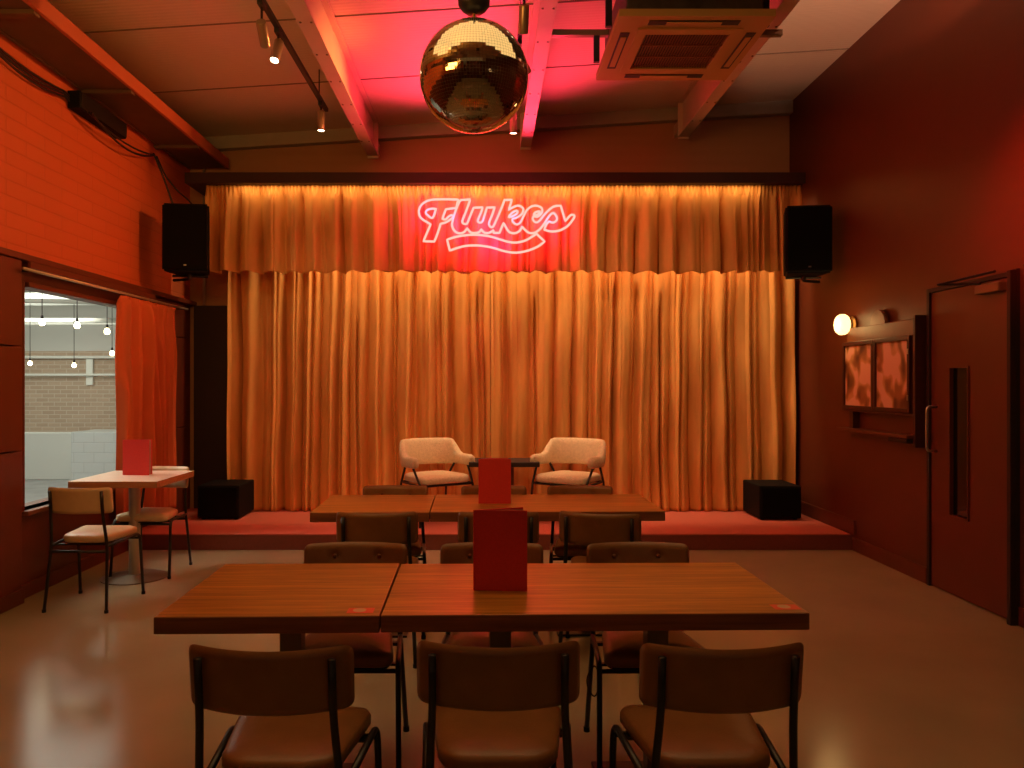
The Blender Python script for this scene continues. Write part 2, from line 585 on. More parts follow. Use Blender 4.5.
# hall beyond the window
struct('floor_hall', bx(-14, XL - 0.2, -2, 18, -0.12, -0.001), M['hall_floor'])
struct('ceiling_hall', bx(-14, XL - 0.2, -2, 18, 3.6, 3.7), M['hall_grey'])
bm = bmesh.new()
box(bm, -14, XL - 0.2, 16.0, 16.2, 0, 2.15)
struct('wall_hall_end', bm, M['hall_brick'])
struct('wall_hall_end_upper', bx(-14, XL - 0.2, 16.0, 16.2, 2.15, 3.6), M['hall_grey'])
struct('wall_hall_side', bx(-14.2, -14, -2, 18, 0, 3.6), M['white_paint'])
struct('wall_hall_near', bx(-14, XL - 0.2, -2.2, -2, 0, 3.6), M['white_paint'])
tag(obj('low_partition_wall', bx(-9.6, -6.2, 12.0, 12.25, 0, 0.72, 0.01), M['white_paint']), 'low white partition wall in the hall seen through the window', 'partition')
tag(obj('tiled_counter', bx(-6.19, -4.2, 11.6, 12.3, 0, 0.76, 0.01), M['tile']), 'pale tiled counter at the right end of the low white partition in the hall', 'counter')
for i, (yy, zz, rr) in enumerate(((15.9, 2.02, 0.03), (15.85, 1.66, 0.025), (13.2, 2.55, 0.04))):
    lab = ('white pipe running high across the brown brick of the hall', 'thin grey pipe running low across the brown brick of the hall', 'pale pipe slung under the hall ceiling beams')[i]
    tag(obj('hall_pipe', tb([(-13.5, yy, zz), (-4, yy, zz)], rr, 8), M['pipe_white'], None, True), lab, 'pipe')
for i, yy in enumerate((8.6, 10.6, 12.6, 14.6)):
    bm = bmesh.new()
    box(bm, -13.9, XL - 0.3, yy - 0.06, yy + 0.06, 3.24, 3.27)
    box(bm, -13.9, XL - 0.3, yy - 0.01, yy + 0.01, 3.27, 3.57)
    box(bm, -13.9, XL - 0.3, yy - 0.06, yy + 0.06, 3.57, 3.60)
    o = struct('trim_hall_%d' % (i + 1), bm, M['hall_grey'])
tag(obj('round_duct', tb([(-13.5, 14.6, 2.98), (-4, 13.3, 2.98)], 0.12, 20), M['white_paint'], None, True), 'pale round ventilation duct under the hall ceiling', 'duct')
tag(obj('hall_notice_panel', bx(-8.20, -8.06, 15.94, 15.999, 1.45, 2.05, 0.01), M['pipe_white']), 'small pale upright panel fixed on the brown brick of the hall', 'panel')
for k, (ya_, za_, yb_, zb_) in enumerate(((9.2, 2.95, 9.6, 2.80), (11.0, 2.75, 11.9, 2.70), (14.8, 2.62, 14.8, 2.62))):
    lab = ('slim pale pipe nearest under the hall ceiling', 'slim pale pipe slanting under the hall ceiling', 'slim pale pipe just above the brown brick of the hall')[k]
    tag(obj('ceiling_pipe', tb([(-13.5, ya_, za_), (-4.2, yb_, zb_)], 0.035, 8), M['pipe_white'], None, True), lab, 'pipe')
bulb_px = [((42, 322), 9.0), ((77, 325), 9.0), ((107, 331), 9.4), ((30, 363), 12.5), ((74, 365), 12.5), ((112, 353), 11.5)]
bulb_lab = ['lit bulb hanging nearest the top left corner of the window', 'brightest lit bulb in the upper middle of the window view', 'lit bulb hanging by the upper right of the window view', 'small far bulb at the left edge of the window view', 'small far bulb low in the middle of the window view', 'lit bulb beside the curtain edge, right of the hall column']
pb = None
for ((px, py), d), lab in zip(bulb_px, bulb_lab):
    loc = ((px - VX) * d / F, d, EYE + (VY - py) * d / F)
    if pb is None:
        pb = thing('pendant_bulb', lab, 'pendant lamp', loc, 0, 'bare bulbs hanging in the hall')
        obj('bulb', la([(0, -0.055), (0.03, -0.05), (0.045, -0.02), (0.042, 0.01), (0.02, 0.045), (0.0, 0.05)], 16), M['bulb'], pb, True)
        obj('socket', la([(0.018, 0.045), (0.02, 0.05), (0.02, 0.10), (0.008, 0.11)], 12), M['black_steel'], pb, True)
        o = pb
    else:
        o = copy_tree(pb)
        o.location = loc
        o['label'] = lab
    o.scale = (0.75, 0.75, 0.75)
    if o is not pb:
        for ch in [c for c in o.children if c.name.startswith('cord')]:
            bpy.data.objects.remove(ch)
    obj('cord', tb([(0, 0, 0.1), (0, 0, (3.605 - loc[2]) / 0.75)], 0.006, 6), M['cable'], o)

# stage
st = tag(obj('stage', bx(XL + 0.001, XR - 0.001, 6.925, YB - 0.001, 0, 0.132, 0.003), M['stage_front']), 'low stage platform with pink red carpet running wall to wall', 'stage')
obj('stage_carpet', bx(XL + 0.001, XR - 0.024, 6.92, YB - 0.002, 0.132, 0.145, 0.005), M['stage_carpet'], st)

# ------------------------------------------------------------------ ceiling steelwork
def ibeam(x, zb, y0, y1, w=0.11, depth=0.40):
    bm = bmesh.new()
    zt = CZ(x) + 0.01
    box(bm, x - w / 2, x + w / 2, y0, y1, zb, zb + 0.014)
    box(bm, x - 0.006, x + 0.006, y0, y1, zb + 0.014, zt - 0.03)
    box(bm, x - w / 2, x + w / 2, y0, y1, zt - 0.03, zt - 0.016)
    # end plate bolted to the wall bracket
    box(bm, x - w / 2, x + w / 2, y1, y1 + 0.012, zb - 0.02, zt - 0.03)
    box(bm, x - w / 2 + 0.02, x + w / 2 - 0.02, y1 + 0.012, YB - 0.002, zb + 0.08, zb + 0.20)
    return bm

for x, zb, lab in ((-1.185, 3.84, 'cream painted steel roof beam left of the mirror ball'), (0.40, 3.93, 'narrow steel roof beam passing just right of the mirror ball'), (2.04, 4.04, 'steel roof beam right of the air conditioning cassette')):
    b = tag(obj('roof_beam', ibeam(x, zb, YN + 0.01, 8.10), M['beam']), lab, 'beam', 'steel roof beams')
    bm = bmesh.new()
    for k in range(9):
        yy = 3.6 + k * 0.5
        for s in (-1, 1):
            lathe(bm, [(0.0, -0.006), (0.008, -0.005), (0.008, 0)], 8, Matrix.Translation((x + s * 0.036, yy, zb)))
    b2 = obj('bolts', bm, M['bronze'], b)
    b2['label'] = 'small dark bolt heads along the lower flange'

# trunking along the top of the left wall
t = thing('cable_trunking', 'wide dark trunking along the ceiling above the red brick wall', 'trunking', (-2.93, 0, 3.76))
obj('tray', bx(-0.20, 0.17, YN + 0.01, 8.25, 0, 0.02), M['dark_tray'], t)
obj('side_rail', bx(0.17, 0.20, YN + 0.01, 8.25, -0.01, 0.095, 0.004), M['rail_red'], t)
obj('side_rail', bx(-0.23, -0.20, YN + 0.01, 8.25, -0.01, 0.08, 0.004), M['dark_tray'], t)
for yy in (3.2, 4.75, 6.05, 7.45):
    obj('bracket', bx(-0.255, 0.17, yy, yy + 0.07, -0.03, 0.0, 0.004), M['dark_tray'], t)
# black junction box and cables
t = thing('amplifier_box', 'black wall box with cables high on the red brick wall', 'box', (XL + 0.003, 6.30, 3.57))
obj('housing', bx(0.0, 0.10, -0.38, 0.38, 0.0, 0.135, 0.008), M['black_speaker'], t)
obj('lid', bx(0.10, 0.108, -0.37, 0.37, 0.01, 0.125, 0.003), M['black_steel'], t)
random.seed(3)
def sag(p, q, s, n=14):
    p, q = Vector(p), Vector(q)
    return [p.lerp(q, i / n) - Vector((0, 0, s * 4 * (i / n) * (1 - i / n))) for i in range(n + 1)]
cb = tag(obj('cable_bundle', bmesh.new(), M['cable']), 'black cable bundle clipped along the top of the red brick wall', 'cable')
bm = bmesh.new()
for k in range(3):
    pts = []
    for a, b_, s in (((-3.17, 1.0), (-3.17, 3.4), .03), ((-3.17, 3.4), (-3.17, 4.9), .05), ((-3.17, 4.9), (-3.17, 5.9), .04)):
        pts += sag((a[0] + 0.008 * k, a[1], 3.68 - 0.02 * k), (b_[0] + 0.008 * k, b_[1], 3.68 - 0.02 * k), s + 0.015 * k)[:-1]
    pts += [(-3.17, 5.915, 3.66 - 0.02 * k)]
    tube(bm, pts, 0.009, 7)
for k in range(2):
    tube(bm, sag((-3.06 + 0.02 * k, 6.0, 3.56), (-3.13, 7.35, 3.63), 0.06 + 0.05 * k) , 0.008, 7)
bm.to_mesh(cb.data); bm.free()
cb2 = tag(obj('speaker_cable', tb(sag((-3.13, 7.32, 3.64), (-2.98, 7.42, 3.155), -0.02) , 0.009, 7), M['cable'], None, True), 'left of the two black cables dropping to the left hung speaker', 'cable')
pts = [(-3.11, 7.34, 3.62), (-3.06, 7.42, 3.45), (-2.96, 7.46, 3.32), (-2.84, 7.46, 3.22), (-2.80, 7.45, 3.155)]
tag(obj('speaker_cable', tb(round_path(pts, 0.06), 0.008, 7), M['cable'], None, True), 'right of the two black cables, curving over to the left hung speaker', 'cable')
tag(obj('conduit', tb([(XL + 0.16, YB - 0.03, 2.32), (XL + 0.16, YB - 0.03, 3.85)], 0.014, 10), M['steel_pole'], None, True), 'thin vertical conduit in the corner behind the left hung speaker', 'pipe')

# ------------------------------------------------------------------ soffit, valance, stage curtains
tag(obj('soffit_box', bx(-2.98, 3.14, 7.68, YB - 0.002, 3.452, 3.56, 0.006), M['soffit']), 'long dark red pelmet box above the stage valance', 'pelmet')


def pleats(L, wmin, wmax, rng):
    """list of (start, width, amplitude) covering 0..L"""
    out = []
    s = 0.0
    while s < L:
        w_ = rng.uniform(wmin, wmax)
        out.append((s, w_, rng.uniform(0.55, 1.0)))
        s += w_
    k = L / s
    return [(a * k, b * k, c) for a, b, c in out]


def phase(pl, s, st=[None, None]):
    if st[0] is not pl:
        st[0] = pl
        st[1] = [a for a, b, c in pl]
    i = max(0, bisect.bisect_right(st[1], s) - 1)
    a, b, c = pl[i]
    t = min(1.0, (s - a) / b)
    c2 = pl[min(i + 1, len(pl) - 1)][2]
    return 2 * PI * t, c * (1 - t) + c2 * t


def curtain(x0, x1, z0, z1, seed, amp, wmin, wmax, nx, nz, gather=0.16, gw=(0.035, 0.06), hem=0.0, axis=0, flare=0.0, lean=0.05, amp_top=0.35, groove=1.15):
    rng = random.Random(seed)
    L = x1 - x0
    low = pleats(L, wmin, wmax, rng)
    fine = pleats(L, gw[0], gw[1], rng)
    mid = pleats(L, wmin * 0.45, wmax * 0.6, rng)
    ph2 = [rng.uniform(0, 6.28) for _ in range(6)]
    gr = []
    q = rng.uniform(0.05, 0.15)
    while q < L - 0.05:
        gr.append((q, rng.uniform(0.012, 0.030), rng.uniform(0.4, 1.1) * amp * groove, rng.uniform(-0.4, 0.7) * (z1 - z0) * 0.5, rng.uniform(-0.02, 0.02)))
        q += rng.uniform(wmin * 0.9, wmax * 1.1)
    bm = bmesh.new()
    rows = []
    for j in range(nz + 1):
        tz = j / nz
        z = z1 + (z0 - z1) * tz
        dz = z1 - z
        g = 1 - smoothstep(0.0, gather, dz)
        grow = amp_top + (1 - amp_top) * smoothstep(0.0, 0.9 * (z1 - z0), dz)
        row = []
        for i in range(nx + 1):
            s = L * i / nx
            wob = 0.014 * math.sin(1.3 * dz + 1.7 * s + ph2[0]) + 0.004 * math.sin(4.3 * dz - 3.1 * s + ph2[1])
            edge = min(1.0, s / 0.08, (L - s) / 0.08)
            s2 = max(0, min(L, s + wob * edge * smoothstep(0, 0.5, dz)))
            p, a = phase(low, s2)
            pm, am = phase(mid, s2)
            pf, af = phase(fine, s)
            fold = abs(math.cos(p / 2))            # round towards the room, narrow in the valleys
            fold = 1.0 - 2.0 * (0.72 * fold + 0.28 * fold * fold)
            y = amp * grow * a * fold * (1 - g * 0.7)
            fm = abs(math.cos(pm / 2 + 0.6))
            y += amp * 0.42 * am * (0.6 - fm) * (1 - g) * (1.0 - 0.5 * tz)
            y += 0.013 * af * math.cos(pf) * g * g * (3 - 2 * g)
            for gc, gw_, gd, g0, gl in gr:
                dd_ = s2 - gc - gl * dz
                if abs(dd_) < 0.09:
                    y += gd * math.exp(-(dd_ / gw_) ** 2) * (1 - g) * smoothstep(g0, g0 + 0.35, dz)
            y += 0.10 * amp * math.sin(9 * s + 5 * dz + ph2[2]) * (1 - g)
            xo = -lean * amp * 10 * 0.12 * math.sin(2 * p) * grow * (1 - g)
            zz = z
            if j == nz:
                zz += hem * (0.5 + 0.5 * math.sin(3.3 * s + ph2[3])) * 0.6 + hem * 0.4 * math.cos(p)
            y += flare * tz ** 6 * math.cos(p + 0.7)
            if axis == 0:
                row.append(bm.verts.new((x0 + s + xo, y, zz)))
            else:
                row.append(bm.verts.new((y, x0 + s + xo, zz)))
        rows.append(row)
    for j in range(nz):
        for i in range(nx):
            bm.faces.new((rows[j][i], rows[j][i + 1], rows[j + 1][i + 1], rows[j + 1][i]))
    return bm


def add_solid(o, t=0.004):
    m = o.modifiers.new('thickness', 'SOLIDIFY')
    m.thickness = t
    m.offset = 0


o = obj('stage_curtain', curtain(-2.70, 0.035, 0.150, 3.05, 11, 0.086, 0.12, 0.30, 760, 70, flare=0.02), M['velvet'], None, True)
o.location.y = 8.16
add_solid(o)
tag(o, 'left amber velvet stage curtain hanging to the carpet behind the left armchair', 'curtain', 'amber stage curtains')
o = obj('stage_curtain', curtain(0.04, 3.20, 0.150, 3.05, 23, 0.086, 0.12, 0.30, 860, 70, flare=0.02), M['velvet'], None, True)
o.location.y = 8.15
add_solid(o)
tag(o, 'right amber velvet stage curtain hanging to the carpet behind the right armchair', 'curtain', 'amber stage curtains')
o = obj('valance', curtain(-2.80, 3.13, 2.585, 3.451, 37, 0.060, 0.11, 0.27, 1300, 40, gather=0.17, gw=(0.03, 0.05), hem=0.02, amp_top=0.6, groove=1.5), M['velvet'], None, True)
o.location.y = 7.77
add_solid(o)
tag(o, 'gathered amber velvet valance with the neon sign hung in front of it', 'valance')
tag(obj('curtain_track', bx(-2.75, 3.22, 8.12, 8.18, 3.06, 3.10), M['black_steel']), 'dark track carrying the stage curtains behind the valance', 'curtain rail')
tag(obj('led_batten', bx(-2.5, 3.0, 7.90, 7.96, 3.41, 3.452, 0.004), M['black_steel']), 'slim light batten fixed under the pelmet behind the valance', 'batten light')

# window curtain and its rod
o = obj('window_curtain', curtain(6.58, 7.74, 0.26, 2.225, 5, 0.062, 0.15, 0.23, 420, 50, gather=0.06, gw=(0.05, 0.09), axis=1, amp_top=0.7, groove=0.9), M['velvet_red'], None, True)
o.location.x = -3.085
add_solid(o)
tag(o, 'rust orange curtain gathered at the right side of the window', 'curtain')
t = thing('curtain_rod', 'slim curtain rod over the window in the left wall', 'curtain rail', (-3.09, 0, 2.245))
obj('rod', tb([(0, 5.2, 0), (0, 8.05, 0)], 0.011, 10), M['steel_pole'], t, True)
for yy in (5.28, 7.95):
    obj('bracket', bx(-0.10, 0.0, yy, yy + 0.02, -0.012, 0.012), M['black_steel'], t)
obj('pelmet_board', bx(-0.03, -0.01, 5.3, 7.3, 0.02, 0.06), M['maroon_panel'], t)

# ------------------------------------------------------------------ neon sign
def NP(u, v):
    px = 412 + u / 10.97
    py = 190 + v / 10.97
    d = 7.62
    return Vector(((px - VX) * d / F, d, EYE + (VY - py) * d / F))


def neon_path(pts, closed=True, corner=()):
    P = [NP(*p) for p in pts]
    N = len(P)
    out = []
    for i in range(N if closed else N - 1):
        p0 = P[(i - 1) % N] if closed or i > 0 else P[i]
        p1 = P[i]
        p2 = P[(i + 1) % N]
        p3 = P[(i + 2) % N] if closed or i + 2 < N else p2
        if i in corner: p0 = p1
        if (i + 1) % N in corner: p3 = p2
        for k in range(4):
            t = k / 4
            out.append(0.5 * ((2 * p1) + (-p0 + p2) * t + (2 * p0 - 5 * p1 + 4 * p2 - p3) * t * t + (-p0 + 3 * p1 - 3 * p2 + p3) * t ** 3))
    if not closed: out.append(P[-1])
    # drop doubled points
    res = [out[0]]
    for q in out[1:]:
        if (q - res[-1]).length > 0.002: res.append(q)
    return res

r2 = lambda L: [(a + 910, b) for a, b in L]
for u_, v_, e_ in ((170, 230, 5), (480, 300, 5), (800, 330, 5), (1130, 300, 5), (1500, 320, 5), (900, 590, 4)):
    q_ = NP(u_, v_)
    light('neon_sign_upglow', 'SPOT', (q_.x, 7.565, q_.z + 0.05), e_ * 10, (1.0, 0.035, 0.12), (q_.x * 0.6, 6.5, q_.z + 1.5), shadow_soft_size=0.05, spot_size=R(115), spot_blend=1.0)
    light('neon_sign_light', 'SPOT', (q_.x, 7.565, q_.z), e_ * 2.1, (1.0, 0.0, 0.26), (q_.x, 8.0, q_.z), shadow_soft_size=0.05, spot_size=R(165), spot_blend=0.6)
sign = thing('neon_sign', 'pink neon sign reading Flukes with a ribbon swoosh under it', 'neon sign', (0, 0, 0))
Fo = [(508, 105), (400, 102), (300, 102), (215, 107), (150, 127), (100, 168), (76, 222), (82, 280), (112, 320), (160, 350), (205, 378), (190, 410), (160, 480), (125, 562), (245, 565), (275, 490), (315, 370), (370, 355), (420, 325), (452, 292), (438, 276), (405, 288), (370, 322), (335, 318), (345, 280), (372, 212), (410, 206), (485, 196)]
Fi = [(262, 206), (210, 206), (168, 220), (150, 250), (175, 280), (220, 308), (245, 268)]
top = [(535, 110), (636, 104), (622, 155), (590, 240), (552, 345), (575, 372), (605, 365), (632, 300), (675, 195), (775, 190), (758, 245), (722, 330), (740, 358), (772, 345), (795, 280), (822, 193), (907, 190), (880, 270), (845, 365), (862, 405), (890, 400), (920, 340), (985, 190), (1015, 110)]
k_s = r2([(185, 107), (170, 160), (150, 218), (205, 185), (262, 172), (310, 205), (295, 262), (235, 305), (192, 318), (198, 352), (240, 378), (282, 352), (315, 285), (350, 220), (400, 182), (455, 172), (512, 198), (515, 248), (468, 292), (428, 288), (414, 322), (448, 355), (490, 335), (540, 272), (600, 212), (655, 178), (722, 172), (742, 240), (772, 342), (832, 275), (872, 285), (848, 335), (790, 400), (710, 443), (620, 455), (542, 436), (560, 385), (592, 345), (640, 358), (680, 325), (670, 280), (636, 252), (590, 292), (540, 370), (490, 432), (430, 470), (370, 468), (325, 432), (298, 402), (268, 450), (215, 474), (155, 460), (118, 405), (95, 362), (72, 415), (50, 470)])
bot = [(893, 470), (893, 440), (850, 468), (795, 468), (760, 432), (735, 462), (685, 472), (640, 462), (605, 420), (570, 462), (520, 475), (470, 452), (440, 395), (445, 340), (470, 250), (510, 150)]
main = top + k_s + bot
cors = lambda L, S: [L.index(p) for p in S if p in L]
cm = cors(main, [(535, 110), (636, 104), (675, 195), (775, 190), (822, 193), (907, 190), (1015, 110), (1095, 107), (1060, 218), (722 + 910, 172), (772 + 910, 342), (542 + 910, 436), (592 + 910, 345), (298 + 910, 402), (95 + 910, 362), (960, 470), (893, 470), (893, 440), (760, 432), (605, 420)])
cf = cors(Fo, [(508, 105), (205, 378), (125, 562), (245, 565), (315, 370), (372, 212), (485, 196), (335, 318)])
sw = [(385, 545), (480, 515), (600, 495), (720, 492), (850, 508), (960, 540), (1050, 567), (1140, 577), (1240, 555), (1315, 513), (1365, 480), (1455, 565), (1380, 620), (1260, 668), (1130, 688), (1010, 670), (910, 640), (820, 620), (720, 608), (600, 612), (500, 635), (415, 665)]
ki = r2([(150, 298), (188, 250), (240, 225), (243, 255), (200, 284)])
ei = r2([(425, 275), (445, 245), (492, 235), (470, 270)])
for nm, pts, co in (('letter_tube', Fo, cf), ('letter_tube', Fi, [0]), ('letter_tube', main, cm), ('letter_tube', ki, []), ('letter_tube', ei, []), ('swoosh_tube', sw, cors(sw, [(385, 545), (1365, 480), (1455, 565), (415, 665)]))):
    obj(nm, tb(neon_path(pts, True, co), 0.0115, 8, True), M['neon'], sign, True)
# stand-offs fixing the sign through the valance
for u, v in ((90, 220), (400, 104), (850, 385), (1100, 110), (1640, 180), (1400, 525), (400, 600), (190, 565)):
    p = NP(u, v)
    obj('standoff', tb([p + Vector((0, 0.008, 0)), p + Vector((0, 0.10, 0))], 0.005, 8), M['neon_cap'], sign)
for u, v in ((500, 30), (1500, 30)):
    p = NP(u, v)
    obj('hanging_wire', tb([p + Vector((0, 0, -0.0)), p + Vector((0, 0.0, 0.0)) + Vector((0, 0.02, 3.44 - p.z))], 0.0015, 5), M['cable'], sign)

# ------------------------------------------------------------------ speakers
def hung_speaker(loc, rz, side, label):
    t = thing('wall_speaker', label, 'speaker', loc, rz, 'speakers hung either side of the valance')
    bm = bmesh.new()
    bmesh.ops.create_cube(bm, size=1)
    for v in bm.verts:
        back = v.co.y > 0
        v.co = Vector((v.co.x * (0.28 if back else 0.42), v.co.y * 0.36, v.co.z * 0.62))
    bmesh.ops.bevel(bm, geom=bm.edges[:], offset=0.018, segments=3, affect='EDGES')
    obj('cabinet', bm, M['black_speaker'], t)
    obj('grille', bx(-0.195, 0.195, -0.192, -0.178, -0.29, 0.29, 0.006), M['grille'], t)
    obj('badge', bx(-0.012, 0.012, -0.196, -0.190, -0.262, -0.250), M['badge'], t)
    bm = bmesh.new()
    s = side
    tube(bm, round_path([(-0.16, 0.02, -0.33), (0.16, 0.02, -0.33)], 0.02), 0.012, 8)
    tube(bm, round_path([(0, 0.0, -0.345), (s * 0.02, 0.12, -0.345), (s * 0.20, 0.22, -0.345)], 0.06), 0.014, 8)
    tube(bm, [(0, 0, -0.31), (0, 0, -0.35)], 0.02, 10)
    obj('bracket', bm, M['black_steel'], t)
    return t

hung_speaker((-2.78, 7.30, 2.815), R(8), -1, 'black loudspeaker hung on the left wall over the corner of the valance')
hung_speaker((2.965, 7.30, 2.80), R(-7), 1, 'black loudspeaker hung on the right wall over the corner of the valance')


def sub(loc, rz, label):
    t = thing('floor_speaker', label, 'speaker', loc, rz, 'black speaker cubes on the stage corners')
    obj('cabinet', bx(-0.205, 0.205, -0.25, 0.25, 0.015, 0.335, 0.012, 2), M['black_speaker'], t)
    obj('grille', bx(-0.185, 0.185, -0.262, -0.250, 0.035, 0.315, 0.005), M['grille'], t)
    for sx in (-1, 1):
        for sy in (-1, 1):
            obj('foot', la([(0.02, 0), (0.02, 0.015)], 12, Matrix.Translation((sx * 0.16, sy * 0.2, 0))), M['rubber'], t)
    return t

sub((-2.63, 7.90 - 0.02, 0.146), R(0), 'black speaker cube on the left corner of the stage')
sub((2.86, 7.85, 0.146), R(0), 'black speaker cube on the right corner of the stage')

# ------------------------------------------------------------------ cafe chair
def pad(w0, w1, d, h, zc, rad_f=0.06, puff=0.012, n=9, rad_r=None):
    rad_r = rad_r or rad_f
    """upholstered seat: rounded trapezoid, w0 wide at the rear, w1 at the front"""
    bm = bmesh.new()
    def outline(inset, z):
        out = []
        cs = [(w0 / 2, -d / 2), (w1 / 2, d / 2), (-w1 / 2, d / 2), (-w0 / 2, -d / 2)]
        for i, (cx, cy) in enumerate(cs):
            sx = 1 if cx > 0 else -1
            sy = 1 if cy > 0 else -1
            rad = rad_f if cy > 0 else rad_r
            a0 = [-90, 0, 90, 180][i]
            for k in range(n):
                a = R(a0 + 90 * k / (n - 1))
                out.append(bm.verts.new((cx - sx * rad + (rad - inset) * math.cos(a), cy - sy * rad + (rad - inset) * math.sin(a), z)))
        return out
    prof = [(0.018, -h / 2), (0.006, -h / 2 + 0.004), (0.0, -h * 0.25), (0.0, h * 0.2), (0.005, h * 0.38), (0.018, h * 0.5), (0.04, h * 0.5 + puff * 0.6)]
    rings = [outline(i, zc + z) for i, z in prof]
    for a, b in zip(rings, rings[1:]):
        m = len(a)
        for k in range(m):
            bm.faces.new((a[k], a[(k + 1) % m], b[(k + 1) % m], b[k]))
    bm.faces.new(list(reversed(rings[0])))
    c = bm.verts.new((0, 0, zc + h * 0.5 + puff))
    m = len(rings[-1])
    mid = []
    for v in rings[-1]:
        mid.append(bm.verts.new((v.co.x * 0.5, v.co.y * 0.5, zc + h * 0.5 + puff * 0.95)))
    for k in range(m):
        bm.faces.new((rings[-1][k], rings[-1][(k + 1) % m], mid[(k + 1) % m], mid[k]))
        bm.faces.new((mid[k], mid[(k + 1) % m], c))
    return bm


def backpad(w, z0, z1, yb, curve, th, rad=0.045, tilt=0.12, dip=0.0):
    """curved rounded panel; its face looks to +y, the middle lies furthest back"""
    bm = bmesh.new()
    nx, nz = 36, 14
    h = z1 - z0
    def pt(i, j, side):
        u = -1 + 2 * i / nx
        v = -1 + 2 * j / nz
        # map the square onto a rounded rectangle
        x = u * w / 2
        z = v * h / 2
        ex, ez = w / 2 - rad, h / 2 - rad
        if abs(x) > ex and abs(z) > ez:
            dx, dz = (abs(x) - ex) / rad, (abs(z) - ez) / rad
            l_ = math.hypot(dx, dz)
            m_ = max(dx, dz)
            if l_ > 1e-9:
                f = m_ / l_
                x = math.copysign(ex + dx * rad * f, x)
                z = math.copysign(ez + dz * rad * f, z)
        edge = min((w / 2 - abs(u * w / 2)), (h / 2 - abs(v * h / 2)))
        e = min(1.0, edge / 0.014)
        t = th * 0.5 * math.sqrt(max(0.0, 1 - (1 - e) ** 2))
        y = yb + curve * (2 * x / w) ** 2 - tilt * (z)
        if side > 0:
            bulge = 0.006 * math.cos(PI * x / w) * math.cos(PI * z / h * 0.9)
            y += t + bulge
            for bxx in (-0.093, 0.093):           # button dimples
                rr = math.hypot(x - bxx, z - 0.0315)
                y -= 0.011 * math.exp(-(rr / 0.018) ** 2)
        else:
            y -= t
        return Vector((x, y, (z0 + z1) / 2 + z + dip * (2 * x / w) ** 2))
    F_ = [[bm.verts.new(pt(i, j, 1)) for i in range(nx + 1)] for j in range(nz + 1)]
    B_ = [[bm.verts.new(pt(i, j, -1)) for i in range(nx + 1)] for j in range(nz + 1)]
    for j in range(nz):
        for i in range(nx):
            bm.faces.new((F_[j][i], F_[j][i + 1], F_[j + 1][i + 1], F_[j + 1][i]))
            bm.faces.new((B_[j][i], B_[j + 1][i], B_[j + 1][i + 1], B_[j][i + 1]))
    bmesh.ops.remove_doubles(bm, verts=bm.verts[:], dist=0.00005)
    return bm


def make_chair(name, label, seat_m, group):
    t = thing(name, label, 'chair', (0, 0, 0), 0, group)
    obj('seat', pad(0.335, 0.40, 0.375, 0.052, 0.455, 0.05, 0.012, 9, 0.10), seat_m, t, True).location = (0, 0.028, 0)
    obj('seat_base', pad(0.30, 0.37, 0.34, 0.012, 0.422, 0.05, 0.0, 9, 0.10), M['black_steel'], t, True).location = (0, 0.028, 0)
    bp = obj('backrest', backpad(0.43, 0.632, 0.803, -0.240, 0.062, 0.032, rad=0.024, dip=0.002), seat_m, t, True)
    for s in (-1, 1):
        obj('button', la([(0.0, 0.004), (0.007, 0.003), (0.010, 0.0), (0.009, -0.003)], 12, Matrix.Translation((s * 0.093, -0.2165, 0.749)) @ Matrix.Rotation(R(-90), 4, 'X')), M['button'], bp, True)
    r = 0.0105
    for s in (-1, 1):
        # rear leg running up behind the backrest
        pts = [(s * 0.170, -0.242, 0.782), (s * 0.170, -0.226, 0.63), (s * 0.184, -0.195, 0.43), (s * 0.205, -0.245, 0.006)]
        obj('rear_leg', tb(round_path(pts, 0.07), r, 10), M['black_steel'], t, True)
        # front leg bending back into the side rail
        pts = [(s * 0.225, 0.215, 0.006), (s * 0.218, 0.175, 0.436), (s * 0.186, -0.195, 0.420)]
        obj('front_leg', tb(round_path(pts, 0.05), r, 10), M['black_steel'], t, True)
        obj('rubber_foot', la([(0.013, 0), (0.013, 0.02)], 10, Matrix.Translation((s * 0.225, 0.215, 0))), M['rubber'], t)
        obj('rubber_foot', la([(0.013, 0), (0.013, 0.02)], 10, Matrix.Translation((s * 0.205, -0.245, 0))), M['rubber'], t)
    bm = bmesh.new()
    tube(bm, [(-0.196, -0.20, 0.385), (0.196, -0.20, 0.385)], 0.009, 8)
    obj('rear_crossbar', bm, M['black_steel'], t, True)
    bm = bmesh.new()
    tube(bm, round_path([(-0.217, 0.165, 0.405), (0.217, 0.165, 0.405)], 0.02), 0.009, 8)
    obj('front_crossbar', bm, M['black_steel'], t, True)
    bm = bmesh.new()
    for yy in (-0.12, 0.12):
        box(bm, -0.205, 0.205, yy - 0.012, yy + 0.012, 0.412, 0.420)
    box(bm, -0.014, 0.014, -0.11, 0.11, 0.412, 0.420)
    obj('seat_frame', bm, M['black_steel'], t)
    return t

